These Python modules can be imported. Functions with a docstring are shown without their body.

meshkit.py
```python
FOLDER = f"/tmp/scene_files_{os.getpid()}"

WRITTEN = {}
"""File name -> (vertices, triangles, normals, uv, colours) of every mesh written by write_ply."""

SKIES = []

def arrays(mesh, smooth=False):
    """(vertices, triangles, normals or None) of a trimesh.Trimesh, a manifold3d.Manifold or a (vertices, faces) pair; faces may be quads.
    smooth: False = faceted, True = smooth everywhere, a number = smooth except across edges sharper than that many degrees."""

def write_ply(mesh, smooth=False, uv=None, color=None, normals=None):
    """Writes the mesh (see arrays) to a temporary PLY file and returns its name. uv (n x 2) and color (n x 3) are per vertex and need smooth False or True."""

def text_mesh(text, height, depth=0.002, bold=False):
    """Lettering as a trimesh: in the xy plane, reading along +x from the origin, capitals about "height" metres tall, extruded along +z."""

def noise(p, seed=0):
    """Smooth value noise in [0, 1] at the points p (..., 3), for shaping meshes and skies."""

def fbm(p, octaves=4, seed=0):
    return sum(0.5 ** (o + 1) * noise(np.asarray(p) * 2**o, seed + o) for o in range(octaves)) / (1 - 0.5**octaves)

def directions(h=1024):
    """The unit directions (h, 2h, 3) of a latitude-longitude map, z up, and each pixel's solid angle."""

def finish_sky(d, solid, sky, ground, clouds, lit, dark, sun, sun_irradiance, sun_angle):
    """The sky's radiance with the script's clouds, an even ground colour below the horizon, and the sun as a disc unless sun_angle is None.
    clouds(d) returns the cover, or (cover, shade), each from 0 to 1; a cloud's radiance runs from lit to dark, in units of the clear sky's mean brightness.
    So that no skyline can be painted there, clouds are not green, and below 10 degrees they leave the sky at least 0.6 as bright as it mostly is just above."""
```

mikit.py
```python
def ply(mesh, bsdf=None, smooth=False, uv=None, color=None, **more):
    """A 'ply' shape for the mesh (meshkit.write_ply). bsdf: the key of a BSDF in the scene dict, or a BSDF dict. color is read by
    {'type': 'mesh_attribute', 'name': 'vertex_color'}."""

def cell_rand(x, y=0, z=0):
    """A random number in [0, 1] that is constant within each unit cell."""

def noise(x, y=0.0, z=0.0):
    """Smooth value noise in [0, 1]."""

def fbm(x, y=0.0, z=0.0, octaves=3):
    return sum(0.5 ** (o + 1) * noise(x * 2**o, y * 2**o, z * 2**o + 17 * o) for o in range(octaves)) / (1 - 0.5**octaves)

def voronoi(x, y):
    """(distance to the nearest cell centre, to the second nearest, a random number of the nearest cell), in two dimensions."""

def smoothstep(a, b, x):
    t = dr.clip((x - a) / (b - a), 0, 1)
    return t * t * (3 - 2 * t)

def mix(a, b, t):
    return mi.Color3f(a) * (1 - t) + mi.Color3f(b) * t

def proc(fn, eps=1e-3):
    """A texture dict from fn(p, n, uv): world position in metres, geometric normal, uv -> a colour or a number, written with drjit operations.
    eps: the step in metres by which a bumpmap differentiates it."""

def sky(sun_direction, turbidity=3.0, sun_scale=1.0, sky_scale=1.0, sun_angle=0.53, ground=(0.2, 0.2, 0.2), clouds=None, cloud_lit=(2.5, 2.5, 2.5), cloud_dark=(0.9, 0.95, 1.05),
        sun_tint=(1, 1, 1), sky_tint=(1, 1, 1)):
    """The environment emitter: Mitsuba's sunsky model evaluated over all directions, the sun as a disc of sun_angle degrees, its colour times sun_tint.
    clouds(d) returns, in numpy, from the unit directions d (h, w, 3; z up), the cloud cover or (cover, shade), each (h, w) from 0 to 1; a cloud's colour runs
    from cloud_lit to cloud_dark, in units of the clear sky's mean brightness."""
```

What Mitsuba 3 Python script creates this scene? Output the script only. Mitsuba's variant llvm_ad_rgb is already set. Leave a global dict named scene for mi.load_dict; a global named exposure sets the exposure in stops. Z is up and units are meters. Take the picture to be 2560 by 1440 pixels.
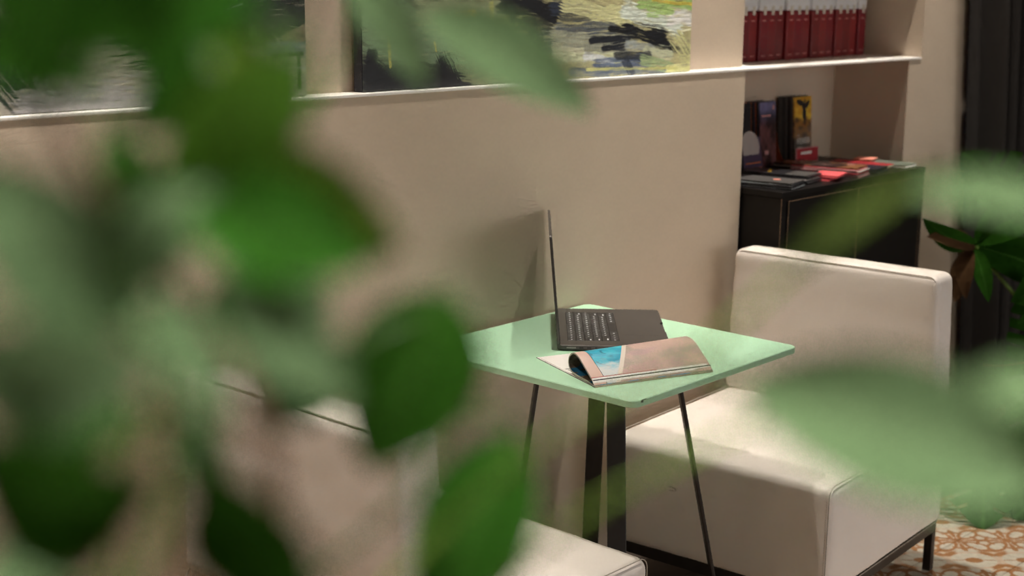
import math, random
import numpy as np
import trimesh
import manifold3d as m3
import shapely
from shapely.geometry import Polygon, LineString, Point
from shapely import affinity
from shapely.ops import unary_union
import drjit as dr
import mitsuba as mi
import mikit, meshkit
from mikit import noise, fbm, voronoi, cell_rand, smoothstep, mix, proc

T = mi.ScalarTransform4f
scene, labels = {}, {}
random.seed(7)
rng = np.random.default_rng(7)

# ---------------------------------------------------------------- camera, light, exposure
exposure = 3.0
CAM = np.array([-3.34520, -2.28885, 1.51101])
AIM = CAM + np.array([0.71055, 0.67105, -0.21170])
UP = [0.14527, 0.15448, 0.97726]
scene['camera'] = {'type': 'thinlens', 'fov': 38.97582, 'fov_axis': 'x', 'near_clip': 0.02, 'far_clip': 60.0,
                   'aperture_radius': 0.0072, 'focus_distance': 2.93,
                   'to_world': T().look_at(origin=CAM.tolist(), target=AIM.tolist(), up=UP)}

SKY_SCALE = 2.0          # grey daylight that comes in through the open front of the lobby
scene['sky'] = mikit.sky([0.1, -0.6, 0.8], turbidity=4, sun_scale=0.0, sky_scale=SKY_SCALE, ground=(0.3, 0.29, 0.27),
                         clouds=lambda d: (np.ones(d.shape[:2]), 0.35 + 0.4 * meshkit.fbm(d * 3.0, 3)),
                         cloud_lit=(1.5, 1.45, 1.4), cloud_dark=(0.95, 0.93, 0.9))
scene['sky']['sampling_weight'] = 2.0

CEIL = 2.9
LAMP_WARM = (1.0, 0.92, 0.81)
WALL_SPOTS = [(-3.3, -0.30, 500, None), (-2.2, -0.30, 1250, None), (-1.15, -0.22, 640, None), (-0.22, -0.25, 1080, None), (0.82, -0.25, 880, None)]
PLANT_FILL_SPOTS = [(-3.7, -1.5, 1900, (-3.3, -1.85)), (-2.7, -2.6, 1700, (-2.95, -2.1))]  # unseen lamps, added and aimed to brighten the leaves near the camera


# ---------------------------------------------------------------- helpers
def S(v):  # sRGB 0..255 -> linear
    c = np.array(v, float) / 255
    return [float(x) for x in np.where(c <= 0.04045, c / 12.92, ((c + 0.055) / 1.055) ** 2.4)]


def rgb(c):
    return {'type': 'rgb', 'value': [float(x) for x in c]}


def mat(name, color, rough=0.5, metallic=0.0, bump=None, bump_scale=1.0, two=True, **kw):
    c = color if isinstance(color, dict) else rgb(color)
    b = {'type': 'principled', 'base_color': c, 'roughness': rough if isinstance(rough, dict) else float(rough), 'metallic': float(metallic), **kw}
    if bump is not None:
        b = {'type': 'bumpmap', 'arbitrary': bump, 'scale': float(bump_scale), 'bsdf': b}
    if two:
        b = {'type': 'twosided', 'bsdf': b}
    scene['mat_' + name] = b
    return 'mat_' + name


def free(name):
    if name not in scene and name not in labels:
        return name
    k = 1
    while f'{name}_{k:03d}' in scene or f'{name}_{k:03d}' in labels:
        k += 1
    return f'{name}_{k:03d}'


def tag(key, label=None, cat=None, group=None, kind=None):
    d = labels.setdefault(key, {})
    if label: d['label'] = label
    if cat: d['category'] = cat
    if group: d['group'] = group
    if kind: d['kind'] = kind
    return key


def thing(name, label, cat, group=None):
    key = free(name)
    return tag(key, label, cat, group)


def put(name, mesh, m, parent=None, tw=None, smooth=30, label=None, kind=None, uv=None, **more):
    """one entry of the scene; mesh may be a ready ply dict (shared)"""
    key = free((parent + '__' if parent else '') + name)
    d = dict(mesh) if isinstance(mesh, dict) else mikit.ply(mesh, m, smooth=smooth, uv=uv, **more)
    if isinstance(mesh, dict) and m is not None:
        d['bsdf'] = {'type': 'ref', 'id': m}
    if tw is not None:
        d['to_world'] = tw
    scene[key] = d
    if label or kind:
        tag(key, label, kind=kind)
    return key


def struct(name, mesh, m, smooth=False, label=None):
    key = put(name, mesh, m, smooth=smooth)
    tag(key, label, kind='structure')
    return key


def box(x0, x1, y0, y1, z0, z1):
    b = trimesh.creation.box(extents=(x1 - x0, y1 - y0, z1 - z0))
    b.apply_translation(((x0 + x1) / 2, (y0 + y1) / 2, (z0 + z1) / 2))
    return b


def cat_(ms):
    return trimesh.util.concatenate(ms)


def to_tm(man):
    m = man.to_mesh()
    return trimesh.Trimesh(np.array(m.vert_properties[:, :3]), np.array(m.tri_verts), process=False)


def rbox(x0, x1, y0, y1, z0, z1, r=0.003, seg=8):
    """box with rounded edges: hull of eight spheres"""
    s = m3.Manifold.sphere(r, seg)
    pts = [(x, y, z) for x in (x0 + r, x1 - r) for y in (y0 + r, y1 - r) for z in (z0 + r, z1 - r)]
    return to_tm(m3.Manifold.batch_hull([s.translate(p) for p in pts]))


def bevel_prism(poly, z0, z1, b=0.002):
    """extruded outline with chamfered top and bottom edges (convex outlines)"""
    cs = lambda p: m3.CrossSection([np.array(shapely.geometry.polygon.orient(p).exterior.coords)[:-1]])
    inner = poly.buffer(-b)
    e = 1e-5
    mid = cs(poly).extrude(z1 - z0 - 2 * b).translate((0, 0, z0 + b))
    lo = cs(inner).extrude(e).translate((0, 0, z0))
    hi = cs(inner).extrude(e).translate((0, 0, z1 - e))
    return to_tm(m3.Manifold.batch_hull([mid, lo, hi]))


def rrect(x0, x1, y0, y1, r, res=6):
    return shapely.box(x0 + r, y0 + r, x1 - r, y1 - r).buffer(r, quad_segs=res)


def soft_box(sx, sy, sz, r, n=18, fn=None):
    """cushion: dense rounded box centred in x, y on z 0..sz; fn(points, normals) may displace"""
    def axis(L):
        h = L / 2
        edge = h - r * 1.6
        a = np.linspace(-h, -edge, 6)
        c = np.linspace(-edge, edge, n)[1:-1]
        return np.concatenate([a, c, -a[::-1]])
    ax = [axis(sx), axis(sy), axis(sz)]
    V, F, off = [], [], 0
    for k in range(3):
        i, j = [(1, 2), (2, 0), (0, 1)][k]
        A, B = np.meshgrid(ax[i], ax[j], indexing='ij')
        for sgn in (-1, 1):
            P = np.zeros(A.shape + (3,))
            P[..., i], P[..., j], P[..., k] = A, B, sgn * (sx, sy, sz)[k] / 2
            na, nb = A.shape
            idx = np.arange(na * nb).reshape(na, nb) + off
            q = np.stack([idx[:-1, :-1], idx[1:, :-1], idx[1:, 1:], idx[:-1, 1:]], -1).reshape(-1, 4)
            if sgn < 0:
                q = q[:, ::-1]
            F.append(np.vstack([q[:, [0, 1, 2]], q[:, [0, 2, 3]]]))
            V.append(P.reshape(-1, 3))
            off += na * nb
    m = trimesh.Trimesh(np.vstack(V), np.vstack(F), process=False)
    m.merge_vertices(digits_vertex=6)
    P = np.array(m.vertices)
    h = np.array([sx, sy, sz]) / 2
    c = np.clip(P, -(h - r), h - r)
    d = P - c
    nrm = d / np.maximum(np.linalg.norm(d, axis=1, keepdims=True), 1e-9)
    P = c + nrm * r
    if fn is not None:
        P = fn(P, nrm)
    P[:, 2] += sz / 2
    return trimesh.Trimesh(P, m.faces, process=False)


def tube(pts, rad, sides=8, closed=False):
    p = np.asarray(pts, float)
    n = len(p)
    rad = np.broadcast_to(np.asarray(rad, float), (n,))
    if closed:
        t = np.roll(p, -1, 0) - np.roll(p, 1, 0)
    else:
        t = np.gradient(p, axis=0)
    t /= np.linalg.norm(t, axis=1, keepdims=True) + 1e-12
    ref = np.array([0, 0, 1.0]) if abs(t[0, 2]) < 0.9 else np.array([1.0, 0, 0])
    a = np.cross(t[0], ref); a /= np.linalg.norm(a)
    fr = []
    for i in range(n):
        a = a - t[i] * (a @ t[i]); a /= np.linalg.norm(a) + 1e-12
        fr.append((a, np.cross(t[i], a)))
    ang = np.arange(sides) * 2 * np.pi / sides
    V = np.array([p[i] + rad[i] * (np.cos(ang)[:, None] * fr[i][0] + np.sin(ang)[:, None] * fr[i][1]) for i in range(n)]).reshape(-1, 3)
    F = []
    for i in range(n if closed else n - 1):
        k = (i + 1) % n
        for j in range(sides):
            l = (j + 1) % sides
            F += [[i * sides + j, i * sides + l, k * sides + l], [i * sides + j, k * sides + l, k * sides + j]]
    if not closed:
        V = np.vstack([V, p[0], p[-1]])
        for j in range(sides):
            l = (j + 1) % sides
            F += [[n * sides, l, j], [n * sides + 1, (n - 1) * sides + j, (n - 1) * sides + l]]
    return trimesh.Trimesh(V, F, process=False)


def spline(pts, n=24):
    from scipy.interpolate import CubicSpline
    p = np.asarray(pts, float)
    s = np.r_[0, np.cumsum(np.linalg.norm(np.diff(p, axis=0), axis=1))]
    return CubicSpline(s, p)(np.linspace(0, s[-1], n))


def bar(p, q, wide, w, t):
    """straight flat bar from p to q; its width w lies along the direction 'wide', thickness t"""
    p, q, wide = (np.asarray(v, float) for v in (p, q, wide))
    a = q - p
    L = np.linalg.norm(a); a = a / L
    wide = wide - a * (wide @ a); wide /= np.linalg.norm(wide)
    n = np.cross(a, wide)
    b = rbox(-w / 2, w / 2, -t / 2, t / 2, 0, L, min(w, t) * 0.2, 8)
    M = np.eye(4); M[:3, 0], M[:3, 1], M[:3, 2], M[:3, 3] = wide, n, a, p
    b.apply_transform(M)
    return b


def grid_mesh(P):
    """(a, b, 3) grid of points -> (vertices, faces)"""
    a, b = P.shape[:2]
    idx = np.arange(a * b).reshape(a, b)
    q = np.stack([idx[:-1, :-1], idx[1:, :-1], idx[1:, 1:], idx[:-1, 1:]], -1).reshape(-1, 4)
    return P.reshape(-1, 3), np.vstack([q[:, [0, 1, 2]], q[:, [0, 2, 3]]])


def move(x=0, y=0, z=0, deg=0):
    return T().translate([float(x), float(y), float(z)]).rotate([0, 0, 1], float(deg))


# ---------------------------------------------------------------- materials
def wall_col(p, n, uv):
    g = fbm(p.x * 3.1, p.y * 3.1 + 5, p.z * 3.1, 3) - 0.5
    f = noise(p.x * 160, p.y * 160, p.z * 160) - 0.5
    return mi.Color3f(0.54, 0.442, 0.342) * (1 + 0.05 * g + 0.03 * f)


def wall_bump(p, n, uv):
    return fbm(p.x * 220, p.y * 220, p.z * 220, 2) * 0.0004


mat('wall', proc(wall_col), 0.75, bump=proc(wall_bump, eps=4e-4), bump_scale=1.0)

mat('ceiling', (0.40, 0.38, 0.36), 0.9)
mat('white_trim', (0.83, 0.81, 0.77), 0.45)
mat('lamp_metal', (0.10, 0.10, 0.10), 0.5)
mat('darkwall', (0.22, 0.19, 0.16), 0.8)


def leather_col(p, n, uv):
    g = fbm(p.x * 7, p.y * 7, p.z * 7, 3) - 0.5
    st = smoothstep(0.70, 0.86, fbm(p.x * 19 + 4, p.y * 19, p.z * 19, 3))
    c = mi.Color3f(0.80, 0.74, 0.685) * (1 + 0.05 * g - 0.07 * st)
    d = dr.sqrt(dr.square((p.x + 0.677) / 0.02) + dr.square((p.y + 0.306) / 0.016) + dr.square((p.z - 0.307) / 0.007))
    scuff = (1 - smoothstep(0.6, 1.1, d)) * smoothstep(0.50, 0.58, fbm(p.x * 40, p.y * 160, p.z * 160, 3))   # dark scribble on the front of one seat
    return mix(c, (0.30, 0.25, 0.22), scuff * 0.8)


def leather_bump(p, n, uv):
    return fbm(p.x * 420, p.y * 420, p.z * 420, 2) * 0.00025


mat('leather', proc(leather_col), 0.42, bump=proc(leather_bump, eps=3e-4), bump_scale=1.0)
mat('seam', (0.40, 0.36, 0.31), 0.7)
mat('thread', (0.50, 0.46, 0.40), 0.8)


def steel_col(p, n, uv):
    return mi.Color3f(0.017, 0.0135, 0.0115) * (0.8 + 0.5 * fbm(p.x * 60, p.y * 60, p.z * 25, 2))


mat('dark_steel', proc(steel_col), 0.42, 0.1)
mat('mint', (0.42, 0.68, 0.475), 0.34)
mat('chip', (0.05, 0.08, 0.06), 0.7)
mat('black_lacquer', (0.006, 0.0052, 0.005), 0.42, specular=0.25)
mat('copper', (0.26, 0.17, 0.10), 0.45, 0.5)
mat('laptop_metal', (0.088, 0.081, 0.077), 0.42, 0.55)
mat('laptop_dark', (0.012, 0.012, 0.013), 0.45)
mat('key', (0.016, 0.016, 0.018), 0.42)
mat('keymark', (0.55, 0.57, 0.60), 0.6)
mat('screen', (0.004, 0.004, 0.005), 0.12)
mat('port', (0.30, 0.29, 0.28), 0.35, 0.7)
mat('paper', (0.82, 0.80, 0.77), 0.45)
mat('paper_cream', (0.72, 0.60, 0.45), 0.6)
mat('curtain', (0.022, 0.019, 0.017), 0.95, sheen=0.3)
mat('terracotta', (0.30, 0.29, 0.27), 0.8)
mat('soil', (0.035, 0.024, 0.017), 0.95)


# ---------------------------------------------------------------- the setting
X_END = 1.419
struct('wall_back', box(-6, 0, 0, 0.5, 0, 1.2605), 'mat_wall', label='beige painted lower wall behind the table')
struct('wall_back_upper', box(-6, 0.062, 0.055, 0.5, 1.267, CEIL), 'mat_wall', label='beige wall set back above the white ledge')
struct('wall_alcove', cat_([box(0, 0.91, 0.269, 0.5, 0, 1.2605), box(0.062, 0.987, 0.35, 0.5, 1.267, 1.59)]), 'mat_wall', label='back of the shelf recess')
struct('wall_pier', cat_([box(0.91, X_END, 0, 0.5, 0, 1.2605), box(0.987, X_END, 0, 0.5, 1.2605, CEIL)]), 'mat_wall', label='beige pier between the shelf recess and the curtain')
struct('wall_lintel', box(0.062, 0.987, 0, 0.5, 1.59, CEIL), 'mat_wall', label='wall above the shelf recess')
struct('trim_1', rbox(-6, 0.986, -0.003, 0.349, 1.2605, 1.267, 0.0015, 8), 'mat_white_trim', smooth=30, label='thin white ledge board that runs on as the book shelf')
struct('wall_window', cat_([box(X_END, 1.42, 0.16, 0.5, 0, CEIL), box(2.0, 4.2, 0.16, 0.5, 0, CEIL), box(1.42, 2.0, 0.16, 0.5, 0, 0.9), box(1.42, 2.0, 0.16, 0.5, 2.2, CEIL)]), 'mat_darkwall')
struct('wall_left', box(-6.2, -6, -6, 0.5, 0, CEIL), 'mat_darkwall')
struct('wall_right', box(4.2, 4.4, -6, 0.5, 0, CEIL), 'mat_darkwall')
struct('wall_front', cat_([box(-6, -2.6, -6.2, -6, 0, CEIL), box(3.6, 4.2, -6.2, -6, 0, CEIL), box(-2.6, 3.6, -6.2, -6, 2.6, CEIL)]), 'mat_darkwall')
struct('ceiling', box(-6.2, 4.4, -6.2, 0.5, CEIL, CEIL + 0.15), 'mat_ceiling')

# ---- floor: encaustic tiles
TX, TY, TS = 0.237, -0.608, 0.195


def tile_col(p, n, uv):
    u, v = (p.x - TX) / TS, (p.y - TY) / TS
    s, t = u - v, (u + v) * 0.5 * 2
    # cores repeat by (.5,-.5) and (1,1) tiles; s counts along the first, t (period 2 halves) along the second
    t = (u + v)
    s0, t0 = s - dr.round(s), t - dr.round(t / 2) * 2
    # the row with odd t holds the ovals
    cu, cv = (s0 + t0) * 0.5, (t0 - s0) * 0.5
    r = dr.sqrt(cu * cu + cv * cv) + 1e-6
    th = dr.atan2(cv, cu)
    ink = mi.Float(0)
    peach = mi.Float(0)
    w = 0.012

    def add(m):
        nonlocal ink
        ink = dr.maximum(ink, m)

    add(1 - smoothstep(-w, w, r - (0.088 + 0.020 * dr.cos(8 * th))))
    for ax in ((1, 0), (-1, 0), (0, 1), (0, -1)):
        a = cu * ax[0] + cv * ax[1]
        b = cv * ax[0] - cu * ax[1]
        e = dr.sqrt(dr.square((a - 0.30) / 0.205) + dr.square(b / (0.105 + 0.10 * dr.maximum(a - 0.2, 0)))) - 1
        add(1 - smoothstep(0.03, 0.15, dr.abs(e + 0.08) - 0.10 - 0.55 * dr.maximum(a - 0.36, 0)))
        peach = dr.maximum(peach, 1 - smoothstep(0.04, 0.10, dr.abs(e - 0.30)))
    for sx, sy in ((1, 1), (-1, 1), (1, -1), (-1, -1)):
        a = (cu * sx + cv * sy) * 0.7071
        b = dr.abs(cv * sx - cu * sy) * 0.7071
        add((1 - smoothstep(0.006, 0.024, b - 0.008 - 0.13 * dr.maximum(a - 0.16, 0))) * smoothstep(0.10, 0.13, a) * (1 - smoothstep(0.30, 0.34, a)))
        add(1 - smoothstep(0.8, 1.15, dr.sqrt(dr.square((a - 0.325) / 0.070) + dr.square(b / 0.040))))
        add(1 - smoothstep(0.8, 1.15, dr.sqrt(dr.square((a - 0.262 + 0.45 * (b - 0.085)) / 0.032) + dr.square((b - 0.085) / 0.070))))
    t1 = (t - 1) - dr.round((t - 1) / 2) * 2
    ou, ov = (s0 + t1) * 0.5, (t1 - s0) * 0.5
    oa, ob = dr.abs(ou - ov) * 0.7071, dr.abs(ou + ov) * 0.7071
    add(1 - smoothstep(0.9, 1.12, dr.sqrt(dr.square(oa / 0.125) + dr.square(ob / 0.085))))
    add((1 - smoothstep(0.004, 0.016, ob)) * smoothstep(0.12, 0.15, oa) * (1 - smoothstep(0.28, 0.32, oa)))
    oe = dr.sqrt(dr.square(oa / 0.34) + dr.square(ob / 0.27)) - 1
    peach = dr.maximum(peach, 1 - smoothstep(0.05, 0.12, dr.abs(oe)))
    add((1 - smoothstep(0.04, 0.12, dr.abs(oe - 0.13) - 0.10)) * smoothstep(0.10, 0.16, ob) * smoothstep(0.12, 0.2, oa))
    wob = fbm(p.x * 90, p.y * 90, 0.0, 3)
    col = mix((0.52, 0.475, 0.385), (0.54, 0.37, 0.25), peach * 0.6)
    col = mix(col, (0.33, 0.155, 0.062), ink)
    return col * (0.86 + 0.24 * wob)


def dark_tile_col(p, n, uv):
    return mi.Color3f(0.050, 0.037, 0.029) * (0.75 + 0.5 * fbm(p.x * 40, p.y * 40, 1.0, 3))


mat('tile', proc(tile_col), 0.45)
mat('dark_tile', proc(dark_tile_col), 0.5)
mat('grout', (0.17, 0.15, 0.13), 0.9)
floor = struct('floor', box(-6.2, 4.4, -6.2, 0.5, -0.15, -0.006), 'mat_grout')
struct('floor_beyond', cat_([box(-6, -0.543, -6, -0.413, -0.006, 0), box(1.212, 4.2, -6, 0.16, -0.006, 0), box(-0.543, 1.212, -6, -1.193, -0.006, 0)]), 'mat_tile')
struct('floor_border', cat_([box(-6, -1.13, -0.413, 0, -0.006, 0), box(0.822, 1.212, -0.413, 0, -0.006, 0), box(0, 0.91, 0, 0.269, -0.006, 0)]), 'mat_dark_tile')
tile_mesh = rbox(0.0006, TS - 0.0006, 0.0006, TS - 0.0006, -0.006, 0, 0.0012, 4)
tile_ply = mikit.ply(tile_mesh, 'mat_tile', smooth=False)
dark_ply = mikit.ply(tile_mesh, 'mat_dark_tile', smooth=False)
for i in range(-4, 5):
    for j in range(-3, 1):
        put('tile', tile_ply, 'mat_tile', floor, tw=move(TX + i * TS, TY + j * TS + 0, 0.0002 * rng.uniform(-1, 1)))
for i in range(-7, 3):
    for j in (1, 2):
        put('dark_tile', dark_ply, 'mat_dark_tile', floor, tw=move(TX + i * TS, TY + j * TS, 0.0002 * rng.uniform(-1, 1)))
# the last strip of dark tiles is cut along the wall
strip = rbox(0.0006, TS - 0.0006, 0.0006, 0.022, -0.006, 0, 0.0012, 4)
strip_ply = mikit.ply(strip, 'mat_dark_tile', smooth=False)
for i in range(-7, 3):
    put('dark_tile', strip_ply, 'mat_dark_tile', floor, tw=move(TX + i * TS, -0.023, 0))

# ---- ceiling downlights (outside the frame; they make the light; the lobby pair is added fill)
can = trimesh.creation.revolve(np.array([(0.044, -0.105), (0.052, -0.105), (0.052, 0.008), (0.0, 0.008), (0.0, 0.002), (0.044, 0.002), (0.044, -0.105)]), sections=28)
disc = trimesh.creation.cylinder(radius=0.020, height=0.002, sections=24)
stem = trimesh.creation.cylinder(radius=0.012, height=0.07, sections=12)


def downlight(x, y, power, aim, label, group):
    """a ceiling mounted can; the lens sits deep inside, so the can itself shapes the pool of light"""
    t = thing('ceiling_downlight', label, 'ceiling light', group)
    tw = T().translate([x, y, CEIL - 0.06])
    if aim:
        dx, dy, dz = aim[0] - x, aim[1] - y, -2.13
        tw = tw @ T().rotate([-dy, dx, 0], -math.degrees(math.atan2(math.hypot(dx, dy), -dz)))
    put('stem', stem, 'mat_lamp_metal', t, tw=move(x, y, CEIL - 0.030))
    put('can', can, 'mat_lamp_metal', t, tw=tw)
    put('lens', disc, 'mat_lamp_metal', t, tw=tw, emitter={'type': 'area', 'radiance': rgb([1.82 * power * c for c in LAMP_WARM]), 'sampling_weight': power / 500})


for (x, y, pw, aim), where in zip(WALL_SPOTS, ('left of the dripping canvas', 'above the chair that turns its back', 'above the mint green table', 'above the chair by the sideboard', 'above the black sideboard')):
    downlight(x, y, pw, aim, 'round ceiling downlight by the wall, ' + where, 'downlights along the wall')
for (x, y, pw, aim), where in zip(PLANT_FILL_SPOTS, ('before the blurred plant', 'behind the blurred plant')):
    downlight(x, y, pw, aim, 'added fill downlight over the lobby, ' + where, 'added fill lights over the lobby')

# ---- window behind the curtain, its glass glowing blue with dusk
w1 = struct('window_1', cat_([box(1.42, 1.45, 0.17, 0.21, 0.9, 2.2), box(1.97, 2.0, 0.17, 0.21, 0.9, 2.2), box(1.45, 1.97, 0.17, 0.21, 0.9, 0.93), box(1.45, 1.97, 0.17, 0.21, 2.17, 2.2)]), 'mat_white_trim')
put('pane', box(1.45, 1.97, 0.188, 0.192, 0.93, 2.17), 'mat_screen', w1, smooth=False, emitter={'type': 'area', 'radiance': rgb((0.02, 0.20, 0.75)), 'sampling_weight': 0.05})

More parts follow.
